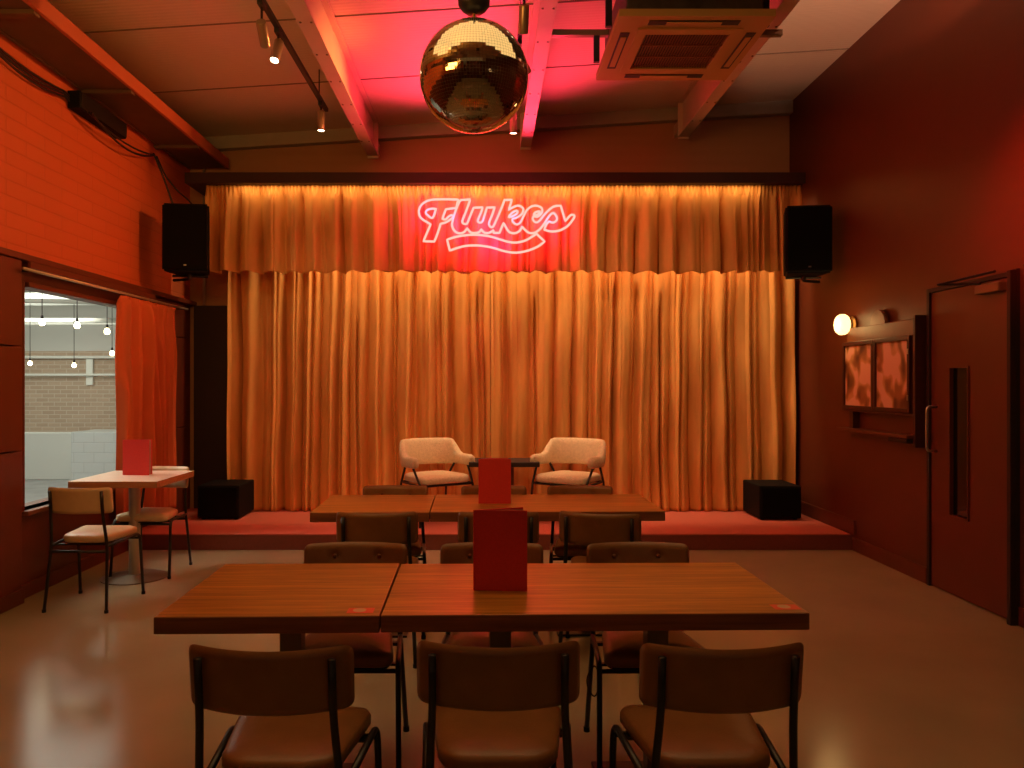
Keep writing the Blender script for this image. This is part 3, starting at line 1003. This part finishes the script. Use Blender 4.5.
chairs = [
    # near side of the front table, backs to the camera: facing +y
    (-0.556, 2.205, -1, 'tan', 'near left tan leather chair with its back to the camera at the front table', 'tan chairs with their backs to the camera at the front table'),
    (0.030, 2.235, 0, 'tan', 'near middle tan leather chair with its back to the camera at the front table', 'tan chairs with their backs to the camera at the front table'),
    (0.610, 2.22, 1, 'tan', 'near right tan leather chair with its back to the camera at the front table', 'tan chairs with their backs to the camera at the front table'),
    # far side of the front table, facing the camera
    (-0.548, 3.07, 180, 'tan', 'tan button back chair on the stage side of the front table, left of the row', 'button back chairs on the stage side of the front table'),
    (0.020, 3.07, 180, 'tan', 'tan button back chair on the stage side of the front table, behind its menu', 'button back chairs on the stage side of the front table'),
    (0.632, 3.07, 181, 'tan', 'tan button back chair on the stage side of the front table, right of the row', 'button back chairs on the stage side of the front table'),
    # near side of the second table
    (-0.585, 4.29, 2, 'tan', 'left chair between the two tables, its back turned, tucked under the second table', 'backs of the chairs tucked under the second table'),
    (0.060, 4.29, 0, 'tan', 'middle chair half hidden behind the front menu, tucked under the second table', 'backs of the chairs tucked under the second table'),
    (0.635, 4.27, -14, 'tan', 'right chair turned at an angle, tucked under the second table', 'backs of the chairs tucked under the second table'),
    # far side of the second table
    (-0.60, 4.93, 180, 'tan', 'left chair on the stage side of the second table, only its top edge showing', 'chairs on the stage side of the second table'),
    (0.045, 4.93, 180, 'tan', 'middle chair on the stage side of the second table, behind its menu', 'chairs on the stage side of the second table'),
    (0.61, 4.93, 180, 'tan', 'right chair on the stage side of the second table, in front of the right armchair', 'chairs on the stage side of the second table'),
    # side table by the window
    (-2.645, 5.27, -2, 'cream', 'cream leather chair in front of the window table, its back to the camera', 'cream chairs at the window table'),
    (-2.625, 6.12, 179, 'cream', 'cream leather chair on the stage side of the window table', 'cream chairs at the window table'),
]
proto = {}
for x, y, a, kind, lab, grp in chairs:
    if kind not in proto:
        c = make_chair('cafe_chair', lab, M['leather'] if kind == 'tan' else M['leather_cream'], grp)
        proto[kind] = c
    else:
        c = copy_tree(proto[kind])
    c.location = (x, y, 0)
    c.rotation_euler = (0, 0, R(a))
    c['label'] = lab
    c['group'] = grp
# little bag loop hanging on the front leg of the right far chair
tag(obj('cable_loop', tb([Vector((0.405 + 0.022 * math.cos(a), 2.99, 0.335 - 0.055 * math.sin(a) - 0.01 * math.sin(2 * a))) for a in [2 * PI * k / 20 for k in range(20)]], 0.003, 6, True), M['cable'], None, True), 'small black wire loop hanging at a leg of the right chair beyond the front table', 'cable')

# ------------------------------------------------------------------ tables
def long_table(name, loc, rz, w, d, label, posts, group, h=0.75, th=0.055, stk=None):
    t = thing(name, label, 'table', loc, rz, group)
    bm = bx(-w / 2, w / 2, -d / 2, d / 2, h - th, h, 0.004, 2)
    for f in bm.faces:
        f.material_index = 0 if f.normal.z > 0.5 else 1
    obj('tabletop', bm, [M['oak'], M['oak_edge']], t)
    for px in posts:
        obj('pedestal', bx(px - 0.038, px + 0.038, -0.038, 0.038, 0.012, h - th, 0.004), M['bronze'], t)
        obj('base_plate', bx(px - 0.20, px + 0.20, -0.22, 0.22, 0.0, 0.012, 0.004), M['black_steel'], t)
        obj('mounting_plate', bx(px - 0.12, px + 0.12, -0.14, 0.14, h - th - 0.008, h - th, 0.002), M['black_steel'], t)
    if stk:
        sx, sy = stk
        s = obj('table_sticker', bx(sx - 0.042, sx + 0.042, sy - 0.028, sy + 0.028, h, h + 0.0008), M['sticker'], t)
        s['label'] = 'small red and cream sticker on the corner'
        obj('sticker_print', la([(0.021, 0), (0.021, 0.0006)], 20, Matrix.Translation((sx - 0.004, sy + 0.002, h + 0.0008))), M['sticker_pale'], s)
    return t

long_table('square_table', (-0.695, 2.79, 0), R(1.3), 0.70, 0.72, 'left square oak unit of the front table, a red sticker on its corner', [0.0], 'oak tables pushed together in rows', stk=(0.285, -0.305))
long_table('long_table', (0.338, 2.805, 0), R(1.1), 1.355, 0.70, 'front long oak table nearest the camera, carrying the larger red menu', [-0.29, 0.27], 'oak tables pushed together in rows', stk=(0.625, -0.285))
long_table('square_table', (-0.668, 4.745, 0), R(1.0), 0.672, 0.70, 'left square oak unit of the second table, toward the stage', [0.0], 'oak tables pushed together in rows')
long_table('long_table', (0.340, 4.77, 0), R(1.0), 1.335, 0.70, 'second long oak table toward the stage, carrying the smaller red menu', [-0.29, 0.27], 'oak tables pushed together in rows')

t = thing('window_table', 'small pale topped square table by the window', 'table', (-2.685, 5.945, 0), 0)
bm = bx(-0.32, 0.32, -0.355, 0.355, 0.728, 0.775, 0.003)
for f in bm.faces:
    f.material_index = 0 if f.normal.z > 0.5 else 1
obj('tabletop', bm, [M['pale_laminate'], M['ply_edge']], t)
obj('pole', la([(0.042, 0.02), (0.042, 0.728)], 24), M['steel_pole'], t, True, 40)
obj('base', la([(0.24, 0.0), (0.24, 0.008), (0.22, 0.014), (0.05, 0.022), (0.04, 0.03)], 48), M['bronze'], t, True, 40)
obj('mounting_plate', bx(-0.12, 0.12, -0.12, 0.12, 0.72, 0.728), M['black_steel'], t)


def menu(loc, rz, w, h, label, open_a=24):
    t = thing('menu', label, 'menu', loc, rz, 'red folded menus standing on the tables')
    a = R(open_a)
    bm = bmesh.new()
    # two boards meeting at an upright spine on the left, fanned apart at the right
    obj('front_cover', bx(0, w, -0.0015, 0.0015, 0, h, 0.001), M['menu'], t).rotation_euler = (0, 0, 0)
    bc = obj('back_cover', bx(0, w, -0.0015, 0.0015, 0, h, 0.001), M['menu'], t)
    bc.rotation_euler = (0, 0, a)
    bc.location = (0, 0.001, 0)
    pg = obj('page', bx(0.004, w - 0.006, -0.0006, 0.0006, 0.004, h - 0.004), M['paper'], t)
    pg.rotation_euler = (0, 0, a * 0.8)
    obj('spine', tb([(0, 0, 0.0), (0, 0, h)], 0.0035, 8), M['menu'], t)
    bm.free()
    return t

menu((-0.045, 2.735, 0.7505), R(-4), 0.186, 0.282, 'larger red folded menu standing on the front long table')
menu((-0.048, 4.72, 0.7505), R(-1), 0.193, 0.27, 'red folded menu standing on the second long table')
menu((-2.79, 5.98, 0.7755), R(-3), 0.205, 0.27, 'red folded menu standing on the pale window table')

# ------------------------------------------------------------------ armchairs and side table on the stage
def make_armchair(label):
    t = thing('armchair', label, 'armchair', (0, 0, 0), 0, 'cream armchairs on the stage')
    # wrap-around back: path from arm tip to arm tip; +y is the front of the chair
    path = []
    W, D = 0.315, 0.27
    for k in range(9):
        path.append((W + 0.005, 0.20 - k * 0.026))
    n = 24
    for k in range(1, n):
        a = PI * k / n
        path.append((W * math.cos(a), -0.01 - D * math.sin(a) ** 0.8))
    for k in range(9):
        path.append((-W - 0.005, -0.008 + k * 0.026))
    N = len(path)
    bm = bmesh.new()
    rings = []
    ns = 16
    for i, (x, y) in enumerate(path):
        p0 = Vector((*path[max(i - 1, 0)], 0)); p1 = Vector((*path[min(i + 1, N - 1)], 0))
        tn = (p1 - p0).normalized()
        nrm = Vector((tn.y, -tn.x, 0))
        s = i / (N - 1)
        e = min(s, 1 - s) * 2
        hi = smoothstep(0.40, 0.58, e)
        top_ = 0.665 + 0.15 * hi
        bot_ = 0.555 - 0.005 * hi
        th = 0.040
        endf = min(1.0, min(i, N - 1 - i) / 2.5 + 0.25)
        hh, cz = (top_ - bot_) / 2, (top_ + bot_) / 2
        lean_ = -0.05 * hi
        ring = []
        for k in range(ns):
            a = 2 * PI * k / ns
            cx = math.copysign(abs(math.cos(a)) ** 0.75, math.cos(a)) * th * (0.6 + 0.4 * endf)
            cz_ = math.copysign(abs(math.sin(a)) ** 0.6, math.sin(a)) * hh * (0.65 + 0.35 * endf)
            off = cz_ * (0.18 if hi > 0 else 0)
            ring.append(bm.verts.new(Vector((x, y, cz + cz_)) + nrm * cx + Vector((0, -off * hi, 0))))
        rings.append(ring)
    for a, b in zip(rings, rings[1:]):
        for k in range(ns):
            bm.faces.new((a[k], a[(k + 1) % ns], b[(k + 1) % ns], b[k]))
    bm.faces.new(rings[0]); bm.faces.new(list(reversed(rings[-1])))
    obj('backrest', bm, M['boucle'], t, True)
    obj('seat', pad(0.50, 0.56, 0.53, 0.07, 0.435, 0.10, 0.014), M['boucle'], t, True)
    r = 0.012
    bm = bmesh.new()
    tube(bm, round_path([(-0.29, 0.24, 0.388), (0.29, 0.24, 0.388), (0.26, -0.24, 0.388), (-0.26, -0.24, 0.388), (-0.29, 0.24, 0.388)], 0.05), r, 10)
    obj('seat_frame', bm, M['black_steel'], t, True)
    for s in (-1, 1):
        obj('front_leg', tb([(s * 0.315, 0.10, 0.58), (s * 0.295, 0.235, 0.388), (s * 0.315, 0.265, 0.0)], r, 10), M['black_steel'], t, True)
        obj('rear_leg', tb([(s * 0.285, -0.09, 0.58), (s * 0.262, -0.235, 0.388), (s * 0.285, -0.29, 0.0)], r, 10), M['black_steel'], t, True)
    return t

a1 = make_armchair('cream boucle armchair on the left side of the stage')
a1.location = (-0.50, 7.55, 0.148)
a1.rotation_euler = (0, 0, R(180 + 33))
a1.scale = (0.96, 0.96, 0.965)
a2 = copy_tree(a1)
a2['label'] = 'cream boucle armchair on the right side of the stage'
a2.location = (0.80, 7.55, 0.148)
a2.rotation_euler = (0, 0, R(180 - 33))
t = thing('stage_side_table', 'low dark table between the two armchairs on the stage', 'table', (0.165, 7.72, 0.146))
obj('tabletop', bx(-0.34, 0.34, -0.24, 0.24, 0.53, 0.575, 0.005), M['black_panel'], t)
obj('pedestal', bx(0.04, 0.10, -0.03, 0.03, 0.015, 0.53, 0.004), M['cab_wood2'], t)
obj('base_plate', bx(-0.15, 0.26, -0.2, 0.2, 0.0, 0.015, 0.004), M['black_steel'], t)

# ------------------------------------------------------------------ mirror ball
bc = Vector(((474 - VX) * 3.5 / F, 3.5, EYE + (384 - 77) * 3.5 / F))
t = thing('mirror_ball', 'large mirror ball hanging from the ceiling', 'mirror ball', bc)
bm = bmesh.new()
bmesh.ops.create_uvsphere(bm, u_segments=112, v_segments=56, radius=0.243)
fs = [f for f in bm.faces if len(f.verts) == 4]
rr = bmesh.ops.inset_individual(bm, faces=fs, thickness=0.0006, depth=0.0006)
keep = set(fs)
rng = random.Random(8)
for f in bm.faces:
    f.material_index = 0 if f in keep else 1
for f in fs:   # each tile sits a hair out of true
    ax = Vector((rng.uniform(-1, 1), rng.uniform(-1, 1), rng.uniform(-1, 1)))
    ax = (ax - f.normal * ax.dot(f.normal))
    if ax.length > 0.01:
        cc = f.calc_center_median()
        mr = Matrix.Rotation(R(rng.uniform(-0.3, 0.3)), 3, ax.normalized())
        for v in f.verts: v.co = cc + mr @ (v.co - cc)
obj('ball', bm, [M['mirror'], M['grout']], t)
obj('hook', tb([(0, 0, 0.24), (0, 0, 0.285)], 0.006, 8), M['brass'], t)
obj('motor', la([(0.0, 0.283), (0.035, 0.285), (0.055, 0.30), (0.07, 0.32), (0.075, 0.40), (0.05, 0.41), (0.0, 0.41)], 24), M['black_steel'], t, True, 40)
obj('hanging_rod', tb([(0, 0, 0.405), (0, 0, CZ(bc.x) - bc.z + 0.0)], 0.010, 8), M['black_steel'], t)

# ------------------------------------------------------------------ tracks and spotlights
def track(x, y0, y1, z, label):
    t = thing('lighting_track', label, 'lighting track', (x, 0, z), 0, 'black lighting tracks beside the beams')
    obj('rail', bx(-0.018, 0.018, y0, y1, -0.0, 0.034, 0.003), M['black_steel'], t)
    for yy in (y0 + 0.3, (y0 + y1) / 2, y1 - 0.3):
        obj('hanger', tb([(0, yy, 0.03), (0, yy, CZ(x) - z)], 0.006, 6), M['black_steel'], t)
    return t

TZ = 3.93
track(-1.45, -1.0, 7.04, TZ, 'black lighting track left of the cream beam')
track(0.235, -1.0, 7.1, TZ + 0.02, 'black lighting track behind the mirror ball')


def spot(x, y, zt, tgt, energy, label, size=50, col=WARM, drop=0.08, L=0.17):
    t = thing('track_spotlight', label, 'spotlight', (x, y, zt), 0, 'small cylinder spotlights on the tracks')
    obj('stem', tb([(0, 0, -0.03), (0, 0, -drop)], 0.008, 8), M['black_steel'], t)
    obj('adapter', bx(-0.017, 0.017, -0.05, 0.05, -0.032, 0.0, 0.003), M['black_steel'], t)
    piv = Vector((0, 0, -drop - 0.02))
    d = (Vector(tgt) - (Vector((x, y, zt)) + piv)).normalized()
    q = d.to_track_quat('-Z', 'Y').to_matrix().to_4x4()
    m = Matrix.Translation(piv) @ q
    h = obj('housing', la([(0.0, 0.03), (0.03, 0.03), (0.033, 0.026), (0.033, 0.03 - L), (0.029, 0.03 - L), (0.029, 0.03 - L + 0.006)], 24, m), M['spot_body'], t, True, 40)
    obj('lens', la([(0.0, 0.03 - L + 0.004), (0.028, 0.03 - L + 0.004)], 24, m), M['spot_face'], t)
    p = Vector((x, y, zt)) + piv + d * (L - 0.015)
    l_ = light('spot_beam', 'SPOT', p, energy, col, tgt, spot_size=R(size), spot_blend=0.8, shadow_soft_size=0.03)
    return t

spot(-1.45, 5.02, TZ, (-1.7, 8.1, 1.7), 45, 'left track spotlight nearest the camera, seen from behind', 42, drop=0.13)
spot(-1.45, 5.42, TZ, (-1.85, 3.9, 0.0), 40, 'lit spotlight tilted toward the camera on the left track', 50)
spot(-1.45, 6.82, TZ, (-1.5, 6.9, 0.0), 26, 'lit spotlight at the far end of the left track pointing down', 60)
spot(0.235, 4.95, TZ + 0.02, (0.2, 7.4, 0.5), 60, 'spotlight on the right track above the mirror ball', 50)
spot(0.235, 5.65, TZ + 0.02, (1.9, 8.1, 1.6), 60, 'spotlight half hidden at the right shoulder of the mirror ball', 50)
spot(0.235, 6.30, TZ + 0.02, (-3.2, 5.7, 2.85), 165, 'added spotlight hidden behind the mirror ball, washing the red brick wall', 82, (1.0, 0.33, 0.08))  # unseen extra fixture, added for the orange wash on the brick
spot(0.235, 6.95, TZ + 0.02, (0.25, 7.3, 0.1), 32, 'lit spotlight low behind the right edge of the mirror ball', 60)

# ------------------------------------------------------------------ air conditioning cassette
t = thing('air_conditioning_cassette', 'square ceiling air conditioning cassette hung between two beams', 'air conditioner', (1.275, 5.22, 3.70))
bm = bmesh.new()
h2, o2 = 0.27, 0.475
def ring_plate(bm, ox, oy, ix, iy, z0, z1):
    box(bm, -ox, ox, -oy, -iy, z0, z1)
    box(bm, -ox, ox, iy, oy, z0, z1)
    box(bm, -ox, -ix, -iy, iy, z0, z1)
    box(bm, ix, ox, -iy, iy, z0, z1)
ring_plate(bm, 0.475, 0.50, 0.29, 0.29, 0.0, 0.045)
obj('fascia', bm, M['ac'], t)
bm = bmesh.new()
ring_plate(bm, 0.33, 0.34, 0.27, 0.27, -0.010, 0.01)
obj('inner_frame', bm, M['ac'], t)
obj('intake_backing', bx(-0.28, 0.28, -0.28, 0.28, 0.02, 0.035), M['ac_dark'], t)
bm = bmesh.new()
for k in range(30):
    x = -0.26 + k * 0.0179
    box(bm, x - 0.003, x + 0.003, -0.27, 0.27, 0.0, 0.012)
for yy in (-0.09, 0.09):
    box(bm, -0.27, 0.27, yy - 0.006, yy + 0.006, -0.003, 0.012)
obj('intake_grille', bm, M['cab_wood2'], t)
for s in (-1, 1):
    obj('louver_slot', bx(-0.28, 0.28, s * 0.415 - 0.03, s * 0.415 + 0.03, -0.003, 0.004), M['ac_dark'], t)
    obj('louver_slot', bx(s * 0.40 - 0.03, s * 0.40 + 0.03, -0.28, 0.28, -0.003, 0.004), M['ac_dark'], t)
    f1 = obj('louver_flap', bx(-0.17, 0.17, s * 0.415 - 0.016, s * 0.415 + 0.022, -0.008, -0.003, 0.001), M['ac'], t)
    f2 = obj('louver_flap', bx(s * 0.40 - 0.018, s * 0.40 + 0.018, -0.22, 0.24, -0.008, -0.003, 0.001), M['ac'], t)
obj('body', bx(-0.42, 0.42, -0.44, 0.44, 0.045, 0.33, 0.01), M['galv'], t)
for yy in (-0.25, 0.30):
    obj('support_strut', bx(-0.84, 0.81, yy - 0.02, yy + 0.02, 0.235, 0.275), M['bronze'], t)
    for s in (-1, 1):
        obj('hanger_clip', bx(s * 0.50 - 0.02, s * 0.50 + 0.02, yy - 0.015, yy + 0.015, 0.05, 0.25), M['black_steel'], t)
t = thing('duct_box', 'dark metal duct box at the near side of the air conditioning cassette', 'duct', (1.2, 4.20, 3.82))
obj('casing', bx(-0.36, 0.36, -0.42, 0.36, 0.0, 0.30, 0.006), M['galv'], t)
obj('access_panel', bx(-0.08, 0.10, -0.12, 0.10, -0.004, 0.0), M['galv'], t)
obj('hanger', tb([(0, 0, 0.3), (0, 0, CZ(1.2) - 3.82)], 0.01, 8), M['black_steel'], t)
obj('duct_collar', la([(0.11, 0.36), (0.11, 0.52), (0.10, 0.52)], 24, Matrix.Translation((0.10, 0, 0.14)) @ Matrix.Rotation(R(-90), 4, 'X')), M['galv'], t, True, 40)
# skylight strip light between mid beam and cassette
t = thing('strip_light', 'short white strip light on the ceiling beside the cassette', 'strip light', (0.72, 4.70, CZ(0.72)))
obj('housing', bx(-0.25, 0.25, -0.04, 0.04, -0.05, -0.018), M['pipe_white'], t)
obj('diffuser', bx(-0.24, 0.24, -0.035, 0.035, -0.075, -0.05, 0.01), emis('lit_strip', (1.0, 0.75, 0.5), 1.6), t)

# ------------------------------------------------------------------ right wall: lamp, cabinet, door
def pr(py_, d): return EYE + (VY - py_) * d / F
t = thing('wall_lamp', 'lit fluted glass lamp on the right wall beside the noticeboard', 'wall lamp', (XR, 6.91, 2.0))
obj('wall_mount', la([(0.0, 0.0), (0.075, 0.0), (0.075, 0.018), (0.055, 0.03), (0.05, 0.05), (0, 0.05)], 28, Matrix.Rotation(R(-90), 4, 'Y')), M['brass'], t, True, 40)
bm = bmesh.new()
prof = [(0.0, 0.048), (0.050, 0.05), (0.078, 0.065), (0.090, 0.09), (0.090, 0.12), (0.074, 0.145), (0.040, 0.158), (0.0, 0.16)]
lathe(bm, prof, 56, Matrix.Rotation(R(-90), 4, 'Y'))
for v in bm.verts:
    r_ = math.hypot(v.co.y, v.co.z)
    if r_ > 0.03:
        k = 1 + 0.035 * math.cos(14 * math.atan2(v.co.z, v.co.y))
        v.co.y *= k; v.co.z *= k
obj('glass_shade', bm, M['lamp_glass'], t, True)
light('wall_lamp_light', 'POINT', (XR - 0.22, 6.91, 2.0), 3.2, (1.0, 0.58, 0.2), shadow_soft_size=0.09)

t = thing('noticeboard_cabinet', 'dark framed two door noticeboard with painted posters on the right wall', 'noticeboard', (XR, 6.45, 0))
ya, yb = 5.92, 7.10
# local y runs along the wall; x negative is into the room
def L(y): return y - 6.45
obj('header_board', bx(-0.05, 0.0, L(5.80), L(6.93), 1.84, 1.965, 0.006), M['cab_wood2'], t)
obj('side_panel', bx(-0.085, 0.0, L(5.768), L(5.80), 1.0, 1.985, 0.004), M['cab_wood'], t)
bm = bmesh.new()
lathe(bm, [(0.0, -0.018), (0.118, -0.018), (0.122, 0.0), (0.118, 0.018), (0, 0.018)], 32, Matrix.Rotation(R(90), 4, 'Y'))
for v in bm.verts:
    if v.co.z < 0: v.co.z = 0
    v.co += Vector((-0.03, L(6.40), 1.963))
obj('round_crest', bm, M['cab_wood2'], t)
obj('carcass', bx(-0.055, 0.0, L(5.86), L(6.97), 1.25, 1.845, 0.003), M['cab_wood'], t)
obj('bottom_ledge', bx(-0.075, 0.0, L(5.80), L(6.98), 1.235, 1.25, 0.003), M['cab_wood'], t)
for k, (y0, y1, pm) in enumerate(((6.42, 6.97, 'poster_a'), (5.865, 6.415, 'poster_b'))):
    bm = bmesh.new()
    f = 0.032
    X0, X1 = -0.078, -0.056
    box(bm, X0, X1, L(y0), L(y0) + f, 1.255, 1.84, 0.002)
    box(bm, X0, X1, L(y1) - f, L(y1), 1.255, 1.84, 0.002)
    box(bm, X0, X1, L(y0) + f, L(y1) - f, 1.255, 1.255 + f, 0.002)
    box(bm, X0, X1, L(y0) + f, L(y1) - f, 1.84 - f, 1.84, 0.002)
    dd = obj('door', bm, M['cab_wood'], t)
    p = obj('poster', bx(-0.062, -0.060, L(y0) + f, L(y1) - f, 1.255 + f, 1.84 - f), M[pm], dd)
    p['label'] = 'pink and orange hand painted poster'
for zz in (1.37, 1.72):
    obj('hinge', bx(-0.084, -0.078, L(5.868), L(5.884), zz - 0.02, zz + 0.02), M['steel'], t)
obj('shelf_bracket', bx(-0.06, 0.0, L(6.80), L(6.87), 1.09, 1.235, 0.003), M['cab_wood'], t)
t = thing('wall_shelf', 'narrow maroon shelf under the noticeboard', 'shelf', (XR, 6.45, 0))
obj('board', bx(-0.13, 0.0, L(5.80), L(6.98), 1.065, 1.09, 0.004), M['maroon'], t)
obj('rail', bx(-0.03, 0.0, L(5.80), L(6.90), 1.02, 1.065, 0.004), M['maroon'], t)
obj('end_block', bx(-0.125, -0.03, L(5.81), L(6.08), 1.03, 1.062, 0.004), M['black_panel'], t)

# door
fr = bmesh.new()
box(fr, XR - 0.02, XR + 0.10, DY0 - 0.045, DY0, 0, DZ + 0.04, 0.003)
box(fr, XR - 0.02, XR + 0.10, DY1, DY1 + 0.035, 0, DZ + 0.03, 0.003)
box(fr, XR - 0.02, XR + 0.10, DY0, DY1, DZ, DZ + 0.03, 0.003)
struct('trim_door', fr, M['black_panel'])
# tall dark conduit bar right of the door
tag(obj('door_post_bar', bx(XR - 0.06, XR - 0.021, DY0 - 0.045, DY0 - 0.01, 0, 2.17, 0.003), M['black_panel']), 'tall dark upright bar at the hinge side of the maroon door', 'post')
bm = bmesh.new()
vy0, vy1, vz0, vz1 = 5.26, 5.46, 0.56, 1.585
X0, X1 = XR - 0.005, XR + 0.04
box(bm, X0, X1, DY0 + 0.004, vy0, 0.008, DZ - 0.004)
box(bm, X0, X1, vy1, DY1 - 0.004, 0.008, DZ - 0.004)
box(bm, X0, X1, vy0, vy1, 0.008, vz0)
box(bm, X0, X1, vy0, vy1, vz1, DZ - 0.004)
door = struct('door_1', bm, M['maroon_door'])
bm = bmesh.new()
e = 0.012
box(bm, X0 - 0.008, X0, vy0 - e, vy0, vz0 - e, vz1 + e)
box(bm, X0 - 0.008, X0, vy1, vy1 + e, vz0 - e, vz1 + e)
box(bm, X0 - 0.008, X0, vy0, vy1, vz0 - e, vz0)
box(bm, X0 - 0.008, X0, vy0, vy1, vz1, vz1 + e)
obj('glazing_bead', bm, M['maroon_panel'], door)
obj('vision_panel', bx(X0 + 0.02, X0 + 0.026, vy0, vy1, vz0, vz1), M['glass_dark'], door)
obj('pull_handle', tb(round_path([(X0, 5.63, 0.99), (X0 - 0.07, 5.63, 0.99), (X0 - 0.07, 5.63, 1.31), (X0, 5.63, 1.31)], 0.03), 0.010, 10), M['steel'], door, True)
for zz in (0.35, 1.10, 1.92):
    obj('hinge', tb([(X0 - 0.006, DY0 + 0.01, zz - 0.05), (X0 - 0.006, DY0 + 0.01, zz + 0.05)], 0.007, 8), M['brass'], door)
cl = obj('door_closer', bx(X0 - 0.06, X0, 4.86, 5.10, 2.055, 2.115, 0.008), M['bronze'], door)
obj('closer_arm', tb([(X0 - 0.045, 5.06, 2.125), (X0 - 0.17, 5.32, 2.15), (X0 - 0.02, 4.95, 2.19)], 0.009, 8), M['black_steel'], cl)

# ------------------------------------------------------------------ rear of the room, seen in the mirror ball
t = thing('bar_counter', 'long dark wooden bar counter at the rear of the room', 'bar counter', (0, -3.3, 0))
obj('front_panel', bx(-2.2, 2.2, -0.25, 0.25, 0.0, 1.02, 0.01), M['cab_wood'], t)
obj('worktop', bx(-2.3, 2.3, -0.32, 0.32, 1.02, 1.07, 0.01), M['oak'], t)
pd = None
globes = [(-2.4 + k * 0.6, -2.9) for k in range(9)] + [(-2.7, -1.9), (-2.75, -0.8), (2.7, -1.9), (2.75, -0.8)]
for x, y in globes:
    loc = (x, y, 2.40)
    lab = 'small glowing globe lamp in the row over the rear bar'
    if pd is None:
        pd = thing('globe_pendant', lab, 'pendant lamp', loc, 0, 'globe lamps over the rear bar')
        obj('globe', la([(0.06 * math.sin(PI * j / 12), -0.06 * math.cos(PI * j / 12)) for j in range(13)], 20), emis('lit_globe', (1.0, 0.62, 0.28), 12.0), pd, True)
        obj('cord', tb([(0, 0, 0.06), (0, 0, CZ(-2.4) - 2.40)], 0.004, 6), M['cable'], pd)
    else:
        o = copy_tree(pd)
        o.location = loc
